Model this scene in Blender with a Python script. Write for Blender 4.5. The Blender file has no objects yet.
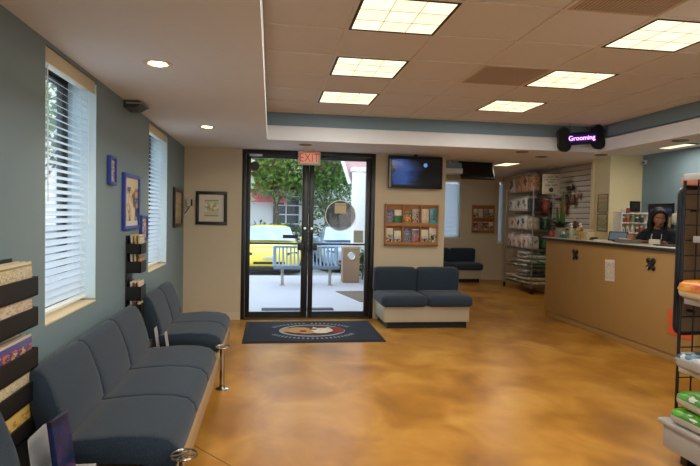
import bpy, bmesh, math, random
from mathutils import Matrix, Vector, Euler
random.seed(7)
SC = bpy.context.scene
COL = SC.collection
PI = math.pi
R = math.radians

# ---------------------------------------------------------------- materials
def lin(h):
    h = h.lstrip('#'); o = []
    for i in (0, 2, 4):
        c = int(h[i:i+2], 16) / 255
        o.append(c/12.92 if c <= 0.04045 else ((c+0.055)/1.055)**2.4)
    return (o[0], o[1], o[2], 1.0)

MATS = {}
def newmat(name):
    m = bpy.data.materials.new(name); m.use_nodes = True
    nt = m.node_tree
    return m, nt, nt.nodes['Principled BSDF']

def mat(name, col, rough=0.6, metal=0.0, noise=0.08, scale=12.0, bump=0.0, bscale=200.0, spec=0.5, trans=0.0, coat=0.0):
    if name in MATS: return MATS[name]
    m, nt, b = newmat(name)
    c = lin(col)
    b.inputs['Roughness'].default_value = rough
    b.inputs['Metallic'].default_value = metal
    b.inputs['Specular IOR Level'].default_value = spec
    b.inputs['Coat Weight'].default_value = coat
    tc = nt.nodes.new('ShaderNodeTexCoord')
    nz = nt.nodes.new('ShaderNodeTexNoise'); nz.inputs['Scale'].default_value = scale; nz.inputs['Detail'].default_value = 4
    nt.links.new(tc.outputs['Object'], nz.inputs['Vector'])
    mx = nt.nodes.new('ShaderNodeMix'); mx.data_type = 'RGBA'
    mx.inputs[6].default_value = tuple(max(0, v*(1-noise)) for v in c[:3]) + (1,)
    mx.inputs[7].default_value = tuple(min(1, v*(1+noise)) for v in c[:3]) + (1,)
    nt.links.new(nz.outputs['Fac'], mx.inputs[0])
    nt.links.new(mx.outputs[2], b.inputs['Base Color'])
    if bump:
        n2 = nt.nodes.new('ShaderNodeTexNoise'); n2.inputs['Scale'].default_value = bscale
        nt.links.new(tc.outputs['Object'], n2.inputs['Vector'])
        bp = nt.nodes.new('ShaderNodeBump'); bp.inputs['Strength'].default_value = bump; bp.inputs['Distance'].default_value = 0.003
        nt.links.new(n2.outputs['Fac'], bp.inputs['Height']); nt.links.new(bp.outputs['Normal'], b.inputs['Normal'])
    if trans:
        tr = nt.nodes.new('ShaderNodeBsdfTranslucent'); tr.inputs['Color'].default_value = c
        ms = nt.nodes.new('ShaderNodeMixShader'); ms.inputs[0].default_value = trans
        out = nt.nodes['Material Output']
        nt.links.new(b.outputs[0], ms.inputs[1]); nt.links.new(tr.outputs[0], ms.inputs[2]); nt.links.new(ms.outputs[0], out.inputs['Surface'])
    MATS[name] = m
    return m

def emit(name, col, strength, cells=0):
    if name in MATS: return MATS[name]
    m, nt, b = newmat(name)
    c = lin(col)
    b.inputs['Base Color'].default_value = c
    b.inputs['Emission Color'].default_value = c
    b.inputs['Emission Strength'].default_value = strength
    if cells:
        tc = nt.nodes.new('ShaderNodeTexCoord')
        ck = nt.nodes.new('ShaderNodeTexChecker'); ck.inputs['Scale'].default_value = cells
        mp = nt.nodes.new('ShaderNodeMapping'); mp.inputs['Scale'].default_value = (1, 1, 0); mp.inputs['Location'].default_value = (0, 0, 0.5)
        nt.links.new(tc.outputs['Generated'], mp.inputs['Vector']); nt.links.new(mp.outputs[0], ck.inputs['Vector'])
        ck.inputs['Color1'].default_value = c
        ck.inputs['Color2'].default_value = tuple(v*0.88 for v in c[:3]) + (1,)
        nt.links.new(ck.outputs['Color'], b.inputs['Emission Color'])
    MATS[name] = m
    return m

def printed(name, stops, axis='Z', picture=None, rough=0.35, pscale=6.0, prange=(0.3, 0.7)):
    """printed card or bag: constant colour bands along one axis of the piece, with a noise 'picture' band"""
    if name in MATS: return MATS[name]
    m, nt, b = newmat(name)
    b.inputs['Roughness'].default_value = rough
    tc = nt.nodes.new('ShaderNodeTexCoord')
    sp = nt.nodes.new('ShaderNodeSeparateXYZ'); nt.links.new(tc.outputs['Generated'], sp.inputs[0])
    rp = nt.nodes.new('ShaderNodeValToRGB'); rp.color_ramp.interpolation = 'CONSTANT'
    el = rp.color_ramp.elements
    el[0].position = 0; el[0].color = lin(stops[0][1])
    el[1].position = stops[1][0] if len(stops) > 1 else 1.0
    el[1].color = lin(stops[1][1]) if len(stops) > 1 else lin(stops[0][1])
    for p, c in stops[2:]:
        e = el.new(p); e.color = lin(c)
    nt.links.new(sp.outputs[axis], rp.inputs[0])
    outc = rp.outputs[0]
    if picture:
        nz = nt.nodes.new('ShaderNodeTexNoise'); nz.inputs['Scale'].default_value = pscale; nz.inputs['Detail'].default_value = 2
        oi = nt.nodes.new('ShaderNodeObjectInfo')
        ad = nt.nodes.new('ShaderNodeVectorMath'); ad.operation = 'ADD'
        nt.links.new(tc.outputs['Generated'], ad.inputs[0]); nt.links.new(oi.outputs['Random'], ad.inputs[1])
        nt.links.new(ad.outputs[0], nz.inputs['Vector'])
        r2 = nt.nodes.new('ShaderNodeValToRGB'); r2.color_ramp.interpolation = 'CONSTANT'
        e2 = r2.color_ramp.elements
        e2[0].position = 0; e2[0].color = lin(picture[0]); e2[1].position = 0.45; e2[1].color = lin(picture[1])
        if len(picture) > 2:
            e = e2.new(0.56); e.color = lin(picture[2])
        nt.links.new(nz.outputs['Fac'], r2.inputs[0])
        r3 = nt.nodes.new('ShaderNodeValToRGB'); r3.color_ramp.interpolation = 'CONSTANT'
        e3 = r3.color_ramp.elements
        e3[0].position = 0; e3[0].color = (0, 0, 0, 1); e3[1].position = prange[0]; e3[1].color = (1, 1, 1, 1)
        e = e3.new(prange[1]); e.color = (0, 0, 0, 1)
        nt.links.new(sp.outputs[axis], r3.inputs[0])
        mx = nt.nodes.new('ShaderNodeMix'); mx.data_type = 'RGBA'
        nt.links.new(r3.outputs[0], mx.inputs[0]); nt.links.new(outc, mx.inputs[6]); nt.links.new(r2.outputs[0], mx.inputs[7])
        outc = mx.outputs[2]
    nt.links.new(outc, b.inputs['Base Color'])
    MATS[name] = m
    return m

def glass(name='clear_glass', tint=(0.93, 0.96, 0.95, 1), gloss=0.10):
    if name in MATS: return MATS[name]
    m = bpy.data.materials.new(name); m.use_nodes = True
    nt = m.node_tree; nt.nodes.clear()
    o = nt.nodes.new('ShaderNodeOutputMaterial'); t = nt.nodes.new('ShaderNodeBsdfTransparent'); g = nt.nodes.new('ShaderNodeBsdfGlossy')
    t.inputs[0].default_value = tint; g.inputs['Roughness'].default_value = 0.02
    fr = nt.nodes.new('ShaderNodeFresnel'); fr.inputs[0].default_value = 1.3
    ml = nt.nodes.new('ShaderNodeMath'); ml.operation = 'MULTIPLY'; ml.inputs[1].default_value = gloss/0.04
    ml.use_clamp = True
    ms = nt.nodes.new('ShaderNodeMixShader')
    nt.links.new(fr.outputs[0], ml.inputs[0]); nt.links.new(ml.outputs[0], ms.inputs[0])
    nt.links.new(t.outputs[0], ms.inputs[1]); nt.links.new(g.outputs[0], ms.inputs[2]); nt.links.new(ms.outputs[0], o.inputs[0])
    MATS[name] = m
    return m

# ---------------------------------------------------------------- mesh builder (world coordinates)
class MB:
    def __init__(s): s.bm = bmesh.new()
    def _x(s, verts, M):
        if M is not None: bmesh.ops.transform(s.bm, matrix=M, verts=verts)
        return s
    def box(s, x0, x1, y0, y1, z0, z1, bev=0.0, M=None, seg=2):
        b2 = bmesh.new()
        bmesh.ops.create_cube(b2, size=1, matrix=Matrix.Translation(((x0+x1)/2, (y0+y1)/2, (z0+z1)/2)) @ Matrix.Diagonal((abs(x1-x0), abs(y1-y0), abs(z1-z0), 1)))
        if bev: bmesh.ops.bevel(b2, geom=b2.edges[:], offset=bev, segments=seg, affect='EDGES', profile=0.5)
        return s._merge(b2, M)
    def _merge(s, b2, M=None):
        if M is not None: b2.transform(M)
        me = bpy.data.meshes.new('tmp'); b2.to_mesh(me); b2.free(); s.bm.from_mesh(me); bpy.data.meshes.remove(me)
        return s
    def rbox(s, c, size, r=0.03, n=6, bulge=(0, 0, 0), M=None):
        """rounded box (cushions, bags): grid cube pulled to a rounded form with bulging faces"""
        b2 = bmesh.new()
        bmesh.ops.create_cube(b2, size=2)
        bmesh.ops.subdivide_edges(b2, edges=b2.edges[:], cuts=n, use_grid_fill=True)
        hx, hy, hz = (size[0]/2, size[1]/2, size[2]/2)
        for v in b2.verts:
            u = v.co.copy()
            rr = [min(r, h) for h in (hx, hy, hz)]
            # concentrate grid lines near the edges
            w = Vector([math.copysign(abs(t)**0.7, t) for t in u])
            p = Vector((w.x*hx, w.y*hy, w.z*hz))
            inn = Vector([max(-h+q, min(h-q, t)) for h, q, t in zip((hx, hy, hz), rr, p)])
            d = p-inn
            e = Vector([dd/q if q else 0 for dd, q in zip(d, rr)])
            if e.length > 1e-6:
                mxc = max(abs(t) for t in e)
                e = e.normalized()*mxc
            q = inn+Vector([t*k for t, k in zip(e, rr)])
            fx, fy, fz = [max(0, 1-t*t) for t in w]
            q.x += math.copysign(bulge[0], w.x)*abs(w.x)**3*fy*fz
            q.y += math.copysign(bulge[1], w.y)*abs(w.y)**3*fx*fz
            q.z += math.copysign(bulge[2], w.z)*abs(w.z)**3*fx*fy
            v.co = q+Vector(c) if M is None else q
        if M is not None: b2.transform(Matrix.Translation(c) @ M)
        return s._merge(b2)
    def ell(s, c, rad, M=None, u=20, v=12):
        b2 = bmesh.new()
        bmesh.ops.create_uvsphere(b2, u_segments=u, v_segments=v, radius=1)
        b2.transform(Matrix.Translation(c) @ (M or Matrix()) @ Matrix.Diagonal((rad[0], rad[1], rad[2], 1)))
        return s._merge(b2)
    def cyl(s, p0, p1, r, r2=None, seg=14, cap=True):
        p0, p1 = Vector(p0), Vector(p1); d = p1-p0
        b2 = bmesh.new()
        bmesh.ops.create_cone(b2, cap_ends=cap, segments=seg, radius1=r, radius2=r if r2 is None else r2, depth=d.length)
        b2.transform(Matrix.Translation((p0+p1)/2) @ d.to_track_quat('Z', 'Y').to_matrix().to_4x4())
        return s._merge(b2)
    def lathe(s, prof, c=(0, 0, 0), seg=20, M=None):
        b2 = bmesh.new(); rings = []
        for r, z in prof:
            rings.append([b2.verts.new((r*math.cos(2*PI*i/seg), r*math.sin(2*PI*i/seg), z)) for i in range(seg)])
        for a, b in zip(rings, rings[1:]):
            for i in range(seg): b2.faces.new((a[i], a[(i+1) % seg], b[(i+1) % seg], b[i]))
        if prof[0][0] > 1e-5: b2.faces.new(rings[0][::-1])
        if prof[-1][0] > 1e-5: b2.faces.new(rings[-1])
        bmesh.ops.remove_doubles(b2, verts=b2.verts[:], dist=1e-6)
        b2.transform(Matrix.Translation(c) @ (M or Matrix()))
        return s._merge(b2)
    def tube(s, pts, r, seg=8, closed=False):
        pts = [Vector(p) for p in pts]; n = len(pts); b2 = bmesh.new(); rings = []
        up = None
        for i, p in enumerate(pts):
            a = pts[(i-1) % n] if (closed or i > 0) else p
            c = pts[(i+1) % n] if (closed or i < n-1) else p
            t = (c-a).normalized()
            if up is None: up = Vector((0, 0, 1)) if abs(t.z) < 0.9 else Vector((1, 0, 0))
            x = t.cross(up)
            if x.length < 1e-4: x = t.orthogonal()
            x.normalize(); y = x.cross(t).normalized(); up = y
            rr = r(i/(n-1)) if callable(r) else r
            rings.append([b2.verts.new(p+x*rr*math.cos(2*PI*k/seg)+y*rr*math.sin(2*PI*k/seg)) for k in range(seg)])
        prs = list(zip(rings, rings[1:]))+([(rings[-1], rings[0])] if closed else [])
        for a, b in prs:
            for k in range(seg): b2.faces.new((a[k], a[(k+1) % seg], b[(k+1) % seg], b[k]))
        if not closed: b2.faces.new(rings[0][::-1]); b2.faces.new(rings[-1])
        return s._merge(b2)
    def prism(s, poly, h, M):
        """poly in local XY extruded along local Z from 0 to h, then placed by M"""
        b2 = bmesh.new()
        lo = [b2.verts.new((x, y, 0)) for x, y in poly]; hi = [b2.verts.new((x, y, h)) for x, y in poly]
        b2.faces.new(lo[::-1]); b2.faces.new(hi); n = len(poly)
        for i in range(n): b2.faces.new((lo[i], lo[(i+1) % n], hi[(i+1) % n], hi[i]))
        bmesh.ops.recalc_face_normals(b2, faces=b2.faces[:])
        return s._merge(b2, M)
    def quad(s, a, b, c, d):
        s.bm.faces.new([s.bm.verts.new(p) for p in (a, b, c, d)]); return s
    def loft(s, rings, caps=True, closed=True):
        b2 = bmesh.new(); vs = [[b2.verts.new(p) for p in r] for r in rings]
        n = len(vs[0])
        for a, b in zip(vs, vs[1:]):
            for i in range(n if closed else n-1): b2.faces.new((a[i], a[(i+1) % n], b[(i+1) % n], b[i]))
        if caps and closed: b2.faces.new(vs[0][::-1]); b2.faces.new(vs[-1])
        bmesh.ops.recalc_face_normals(b2, faces=b2.faces[:])
        return s._merge(b2)
    def text(s, st, size, M, ext=0.002, ax='CENTER', squash=1.0):
        cu = bpy.data.curves.new('txt', 'FONT'); cu.body = st; cu.size = size; cu.extrude = ext
        cu.align_x = ax; cu.align_y = 'CENTER'; cu.resolution_u = 3
        o = bpy.data.objects.new('txt', cu); COL.objects.link(o)
        dg = bpy.context.evaluated_depsgraph_get(); dg.update()
        me = bpy.data.meshes.new_from_object(o.evaluated_get(dg))
        me.transform(M @ Matrix.Diagonal((squash, 1, 1, 1))); s.bm.from_mesh(me)
        bpy.data.objects.remove(o); bpy.data.curves.remove(cu); bpy.data.meshes.remove(me)
        return s
    def build(s, name, m, parent=None, ang=35, origin=None):
        bm = s.bm
        if parent is not None:
            W = WM[parent]
            bm.transform(W.inverted())
            loc = None
        else:
            if origin is None:
                xs = [v.co.x for v in bm.verts]; ys = [v.co.y for v in bm.verts]; zs = [v.co.z for v in bm.verts]
                origin = ((min(xs)+max(xs))/2, (min(ys)+max(ys))/2, min(zs))
            loc = Vector(origin); bm.transform(Matrix.Translation(-loc))
        me = bpy.data.meshes.new(name); bm.to_mesh(me); bm.free()
        ms = m if isinstance(m, (list, tuple)) else [m]
        for q in ms: me.materials.append(q)
        if ang:
            me.polygons.foreach_set('use_smooth', [True]*len(me.polygons)); me.set_sharp_from_angle(angle=R(ang))
        o = bpy.data.objects.new(name, me); COL.objects.link(o)
        if parent is not None:
            o.parent = parent; WM[o] = WM[parent].copy()
        else:
            o.location = loc; WM[o] = Matrix.Translation(loc)
        return o
WM = {}
def tag(o, label, cat, group=None):
    o['label'] = label; o['category'] = cat
    if group: o['group'] = group
    return o
def thing(name, label, cat, loc=(0, 0, 0), rz=0.0, group=None):
    o = bpy.data.objects.new(name, None); o.empty_display_size = 0.1; COL.objects.link(o)
    o.location = loc; o.rotation_euler = (0, 0, rz)
    WM[o] = Matrix.Translation(loc) @ Matrix.Rotation(rz, 4, 'Z')
    return tag(o, label, cat, group)
def struct(o, label=None, cat=None):
    o['kind'] = 'structure'
    if label: o['label'] = label
    if cat: o['category'] = cat
    return o
def sempty(name, loc, label, cat):
    o = thing(name, label, cat, loc); o['kind'] = 'structure'; return o
def dup(root, loc, rz=None, label=None, group=None):
    r = root.copy(); COL.objects.link(r); r.location = loc
    if rz is not None: r.rotation_euler = (0, 0, rz)
    if label: r['label'] = label
    if group: r['group'] = group
    for ch in list(root.children):
        c = ch.copy(); COL.objects.link(c); c.parent = r
        for g in list(ch.children):
            d = g.copy(); COL.objects.link(d); d.parent = c
    return r
def T(x, y, z): return Matrix.Translation((x, y, z))
def RX(a): return Matrix.Rotation(R(a), 4, 'X')
def RY(a): return Matrix.Rotation(R(a), 4, 'Y')
def RZ(a): return Matrix.Rotation(R(a), 4, 'Z')
# frames for flat things: local X = right, local Y = up, local Z = outward
def face_front(x, y, z): return Matrix(((1, 0, 0, x), (0, 0, -1, y), (0, 1, 0, z), (0, 0, 0, 1)))      # looks towards -y
def face_left(x, y, z): return Matrix(((0, 0, -1, x), (-1, 0, 0, y), (0, 1, 0, z), (0, 0, 0, 1)))       # looks towards -x
def face_right(x, y, z): return Matrix(((0, 0, 1, x), (1, 0, 0, y), (0, 1, 0, z), (0, 0, 0, 1)))        # looks towards +x
EXPOSURE, SKY, LAMP, SPOT, LCOL = 0.25, 3.1, 11.0, 20.0, (1.0, 0.95, 0.88)
# ---------------------------------------------------------------- dimensions (metres)
XL, D, S, H, YC, XC, XR, Z2 = -1.2036, 7.9365, 2.43, 2.7706, 6.8256, -0.0585, 4.31, 2.55
GX, GY, TL = 0.4848, 6.1401, 0.61        # ceiling grid origin and tile size
YB = -2.6                                # wall behind the camera
XB = 5.75                                # blue wall
XS = 5.69                                # wall behind the shelving
YF = 12.9                                # far wall of the side area

# ---------------------------------------------------------------- camera
cd = bpy.data.cameras.new('camera'); cam = bpy.data.objects.new('camera', cd); COL.objects.link(cam)
cd.sensor_width = 36; cd.lens = 548.58*36/700; cd.clip_start = 0.05; cd.clip_end = 200
yaw, pit, rol = 0.1443, -0.0326, 0.0206
fw = Vector((math.sin(yaw)*math.cos(pit), math.cos(yaw)*math.cos(pit), math.sin(pit)))
rt = Vector((math.cos(yaw), -math.sin(yaw), 0)); up = rt.cross(fw)
r2 = rt*math.cos(rol)+up*math.sin(rol); u2 = -rt*math.sin(rol)+up*math.cos(rol)
cam.matrix_world = Matrix(((r2.x, u2.x, -fw.x, 0), (r2.y, u2.y, -fw.y, 0), (r2.z, u2.z, -fw.z, 1.5246), (0, 0, 0, 1)))
SC.camera = cam
SC.view_settings.view_transform = 'Standard'; SC.view_settings.look = 'None'
SC.view_settings.exposure = EXPOSURE; SC.view_settings.gamma = 1
SC.cycles.use_denoising = True; SC.cycles.max_bounces = 10; SC.cycles.diffuse_bounces = 6; SC.cycles.transparent_max_bounces = 16

# ---------------------------------------------------------------- world
w = bpy.data.worlds.new('overcast_sky'); SC.world = w; w.use_nodes = True
nt = w.node_tree; bg = nt.nodes['Background']
tc = nt.nodes.new('ShaderNodeTexCoord'); sx = nt.nodes.new('ShaderNodeSeparateXYZ'); rp = nt.nodes.new('ShaderNodeValToRGB')
nt.links.new(tc.outputs['Generated'], sx.inputs[0]); nt.links.new(sx.outputs['Z'], rp.inputs[0])
rp.color_ramp.elements[0].color = (0.84, 0.92, 1.0, 1); rp.color_ramp.elements[1].color = (0.62, 0.79, 1.0, 1)
nt.links.new(rp.outputs[0], bg.inputs['Color']); bg.inputs['Strength'].default_value = SKY

# ---------------------------------------------------------------- setting materials
def floor_mat():
    m, nt, b = newmat('stained_concrete')
    tc = nt.nodes.new('ShaderNodeTexCoord')
    n1 = nt.nodes.new('ShaderNodeTexNoise'); n1.inputs['Scale'].default_value = 2.0; n1.inputs['Detail'].default_value = 5; n1.inputs['Roughness'].default_value = 0.5; n1.inputs['Distortion'].default_value = 0.6
    mp = nt.nodes.new('ShaderNodeMapping'); mp.inputs['Scale'].default_value = (1.0, 0.8, 1); mp.inputs['Rotation'].default_value = (0, 0, 0.5)
    nt.links.new(tc.outputs['Object'], mp.inputs[0]); nt.links.new(mp.outputs[0], n1.inputs['Vector'])
    r = nt.nodes.new('ShaderNodeValToRGB'); e = r.color_ramp.elements
    e[0].position = 0.25; e[0].color = lin('8f5f24'); e[1].position = 0.75; e[1].color = lin('cc9a48')
    k = e.new(0.42); k.color = lin('a87226'); k = e.new(0.56); k.color = lin('ba8434')
    nt.links.new(n1.outputs['Fac'], r.inputs[0])
    n2 = nt.nodes.new('ShaderNodeTexNoise'); n2.inputs['Scale'].default_value = 6; n2.inputs['Detail'].default_value = 5
    nt.links.new(tc.outputs['Object'], n2.inputs['Vector'])
    r2_ = nt.nodes.new('ShaderNodeValToRGB'); r2_.color_ramp.elements[0].color = (0.90, 0.88, 0.85, 1); r2_.color_ramp.elements[0].position = 0.3
    r2_.color_ramp.elements[1].color = (1.0, 1.0, 1.0, 1); r2_.color_ramp.elements[1].position = 0.7
    nt.links.new(n2.outputs['Fac'], r2_.inputs[0])
    mx = nt.nodes.new('ShaderNodeMix'); mx.data_type = 'RGBA'; mx.blend_type = 'MULTIPLY'; mx.inputs[0].default_value = 1
    nt.links.new(r.outputs[0], mx.inputs[6]); nt.links.new(r2_.outputs[0], mx.inputs[7])
    # saw-cut joints on a diagonal grid
    dp = nt.nodes.new('ShaderNodeVectorMath'); dp.operation = 'DOT_PRODUCT'; dp.inputs[1].default_value = (0.779, 0.627, 0)
    nt.links.new(tc.outputs['Object'], dp.inputs[0])
    sb = nt.nodes.new('ShaderNodeMath'); sb.operation = 'SUBTRACT'; sb.inputs[1].default_value = 1.916
    nt.links.new(dp.outputs['Value'], sb.inputs[0])
    pg = nt.nodes.new('ShaderNodeMath'); pg.operation = 'PINGPONG'; pg.inputs[1].default_value = 2.2
    nt.links.new(sb.outputs[0], pg.inputs[0])
    mxx = nt.nodes.new('ShaderNodeMath'); mxx.operation = 'LESS_THAN'; mxx.inputs[1].default_value = 0.0035
    nt.links.new(pg.outputs[0], mxx.inputs[0])
    m3 = nt.nodes.new('ShaderNodeMix'); m3.data_type = 'RGBA'; m3.inputs[7].default_value = lin('4a2c10')
    nt.links.new(mxx.outputs[0], m3.inputs[0]); nt.links.new(mx.outputs[2], m3.inputs[6])
    nt.links.new(m3.outputs[2], b.inputs['Base Color'])
    rr = nt.nodes.new('ShaderNodeMapRange'); rr.inputs[3].default_value = 0.27; rr.inputs[4].default_value = 0.37
    nt.links.new(n2.outputs['Fac'], rr.inputs[0]); nt.links.new(rr.outputs[0], b.inputs['Roughness'])
    b.inputs['Specular IOR Level'].default_value = 0.38
    return m
m_floor = floor_mat()
m_blue = mat('blue_paint', '768a90', 0.6, noise=0.03, bump=0.15, bscale=120)
m_beige = mat('beige_paint', 'c6b698', 0.6, noise=0.03, bump=0.15, bscale=120)
m_cream = mat('cream_paint', 'ddcb9c', 0.6, noise=0.03)
m_soffit = mat('soffit_paint', 'e6e8ea', 0.7, noise=0.03)
m_tile = mat('ceiling_tile_board', 'd9d4cd', 0.85, noise=0.06, scale=60, bump=0.3, bscale=160)
m_tbar = mat('grid_bar_paint', 'dcd2c4', 0.5)
m_band = mat('blue_band_paint', '7c929c', 0.6, noise=0.03)
m_white = mat('white_paint', 'e9e6dd', 0.45, noise=0.02)
m_base = mat('baseboard_vinyl', 'cfbd9c', 0.5, noise=0.03)
m_dark = mat('bronze_aluminium', '17130f', 0.35, noise=0.05)
m_black = mat('black_plastic', '0c0c0d', 0.45)
m_chrome = mat('brushed_steel', 'b9b4a8', 0.22, metal=1.0, noise=0.03)

# ---------------------------------------------------------------- shell
struct(MB().box(XL-0.3, XB+0.3, YB-0.2, D+0.1, -0.12, 0).box(2.5, 6.2, D+0.1, YF+0.2, -0.12, 0).build('floor', m_floor, origin=(0, 0, 0)))
WIN = [(3.165, 4.037, 0.886, 2.408), (5.70, 6.67, 0.905, 2.408)]
b = MB()
xo = XL-0.25
ys = [YB-0.2]+[t for q in WIN for t in q[:2]]+[D+0.18]
for i in range(0, len(ys), 2): b.box(xo, XL, ys[i], ys[i+1], 0, Z2+0.3)
for y0, y1, z0, z1 in WIN: b.box(xo, XL, y0, y1, 0, z0).box(xo, XL, y0, y1, z1, Z2+0.3)
struct(b.build('wall_left', m_blue))
XD1, XD2 = -0.408, 1.516
struct(MB().box(XL, XD1, D, D+0.18, 0, Z2+0.3).box(XD2, 2.58, D, D+0.18, 0, Z2+0.3).box(XD1, XD2, D, D+0.18, S, Z2+0.3).build('wall_back', m_beige))
struct(MB().box(2.43, 2.58, D+0.18, YF+0.15, -0.1, Z2+0.3).build('wall_side', m_beige))
W3, W4 = (4.02, 4.59, 1.03, 2.44), (5.57, 5.69, 0.93, 2.46)
b = MB()
b.box(2.43, W3[0], YF, YF+0.2, 0, Z2+0.3).box(W3[1], W4[0], YF, YF+0.2, 0, Z2+0.3).box(W4[1], XS+0.2, YF, YF+0.2, 0, Z2+0.3)
for q in (W3, W4): b.box(q[0], q[1], YF, YF+0.2, 0, q[2]).box(q[0], q[1], YF, YF+0.2, q[3], Z2+0.3)
struct(b.build('wall_far', m_beige))
struct(MB().box(XS, XS+0.2, 8.33, YF, 0, Z2+0.3).build('wall_alcove', m_beige))
struct(MB().box(5.2, XB+0.2, 7.87, 8.33, 0, Z2+0.3).build('wall_partition', m_cream))
struct(MB().box(XB, XB+0.2, YB-0.2, 7.87, 0, Z2+0.3).build('wall_right', m_blue))
RW = (-0.6, 5.2, 0.25, 2.40)          # added unseen window behind the viewer, lets daylight reach the ceiling
struct(MB().box(XL-0.25, RW[0], YB-0.2, YB, 0, Z2+0.4).box(RW[1], XB+0.2, YB-0.2, YB, 0, Z2+0.4).box(RW[0], RW[1], YB-0.2, YB, 0, RW[2]).box(RW[0], RW[1], YB-0.2, YB, RW[3], Z2+0.4).build('wall_rear', m_beige))
# ceilings
struct(MB().box(XC, XR, YB, YC, H+0.004, H+0.05).build('ceiling', m_tile, origin=(0, 0, H)))
struct(MB().box(XL, XC-0.02, YB, D, S, S+0.05).box(XC-0.02, XR+0.02, YC+0.02, D, S, S+0.05).box(XR+0.02, 4.75, YB, D, S, S+0.05).build('ceiling_soffit', m_soffit))
struct(MB().box(4.75, XB, YB, D, Z2, Z2+0.05).box(2.58, XB, D, YF, Z2, Z2+0.05).build('ceiling_high', m_soffit))
b = MB()   # cream fascia round the raised ceiling, blue band above it set back
ZF = 2.605
b.box(XC-0.02, XC, YB, YC+0.02, S, ZF).box(XC, XR, YC, YC+0.02, S, ZF).box(XR, XR+0.02, YB, YC+0.02, S, ZF)
struct(b.build('trim_1', m_soffit))
b = MB()
b.box(XC-0.06, XC-0.03, YB, YC+0.05, ZF-0.01, H+0.05).box(XC-0.03, XR+0.03, YC+0.03, YC+0.06, ZF-0.01, H+0.05).box(XR+0.03, XR+0.06, YB, YC+0.06, ZF-0.01, H+0.05)
struct(b.build('trim_2', m_band))
struct(MB().box(XC-0.03, XC, YB, YC, ZF-0.012, ZF).box(XC-0.03, XR+0.03, YC, YC+0.03, ZF-0.012, ZF).box(XR, XR+0.03, YB, YC, ZF-0.012, ZF)
       .box(XC-0.03, XC, YB, YC+0.03, H+0.004, H+0.05).box(XC, XR, YC, YC+0.03, H+0.004, H+0.05).box(XR, XR+0.03, YB, YC+0.03, H+0.004, H+0.05).build('trim_3', m_soffit))
b = MB()   # grid bars of the lay-in ceiling
for i in range(-1, 8):
    x = GX+i*TL
    if XC < x < XR: b.box(x-0.012, x+0.012, YB, YC, H-0.004, H+0.004)
for j in range(-2, 15):
    y = GY-j*TL
    if YB < y < YC: b.box(XC, XR, y-0.012, y+0.012, H-0.0035, H+0.0035)
b.box(XC, XC+0.02, YB, YC, H-0.004, H+0.004).box(XR-0.02, XR, YB, YC, H-0.004, H+0.004).box(XC, XR, YC-0.02, YC, H-0.004, H+0.004)
struct(b.build('trim_4', m_tbar))
# baseboards
struct(MB().box(XL, XL+0.012, YB, D, 0, 0.1).build('baseboard_left', m_base))
struct(MB().box(XL+0.012, XD1, D-0.012, D, 0, 0.1).box(XD2, 2.58, D-0.012, D, 0, 0.1).build('baseboard_back', m_base))
struct(MB().box(2.58, XS, YF-0.012, YF, 0, 0.1).box(XS-0.012, XS, 8.33, YF-0.012, 0, 0.1).build('baseboard_far', m_base))
struct(MB().box(2.58, 2.592, D+0.18, YF-0.012, 0, 0.1).build('baseboard_side', m_base))
# corner trim of the partition next to the slat wall
struct(MB().box(5.17, 5.2, 8.27, 8.33, 0, Z2).build('trim_5', m_cream))

# ---------------------------------------------------------------- windows with blinds
m_slat = mat('blind_slat_white', 'eff4fa', 0.4, noise=0.01, trans=0.7)
m_reveal = mat('reveal_sky_tint', 'c9dde6', 0.5, noise=0.02)  # blue brightness of the skylight is put into the reveal colour
m_val = mat('valance_cream', 'd8c9a8', 0.5, noise=0.03)
def window(n, q, label):
    y0, y1, z0, z1 = q
    t = sempty('window_%d' % n, (XL, (y0+y1)/2, z0), label, 'window')
    b = MB(); x0, x1 = XL-0.245, XL-0.185
    for a, c in ((y0, y0+0.035), (y1-0.035, y1)): b.box(x0, x1, a, c, z0, z1)
    b.box(x0, x1, y0+0.035, y1-0.035, z1-0.05, z1).box(x0, x1, y0+0.035, y1-0.035, z0, z0+0.05)
    b.build('window_frame', m_dark, t)
    MB().box(x0+0.045, x0+0.05, y0+0.035, y1-0.035, z0+0.05, z1-0.05).build('pane', glass('window_glass', gloss=0.03), t)
    MB().box(XL-0.185, XL-0.001, y1-0.006, y1-0.0005, z0+0.02, z1-0.02).box(XL-0.185, XL-0.001, y0+0.0005, y0+0.006, z0+0.02, z1-0.02).build('side_reveal', m_reveal, t)
    MB().box(XL-0.185, XL+0.004, y0, y1, z0, z0+0.012, 0.003).build('window_sill', m_val, t)
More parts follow.
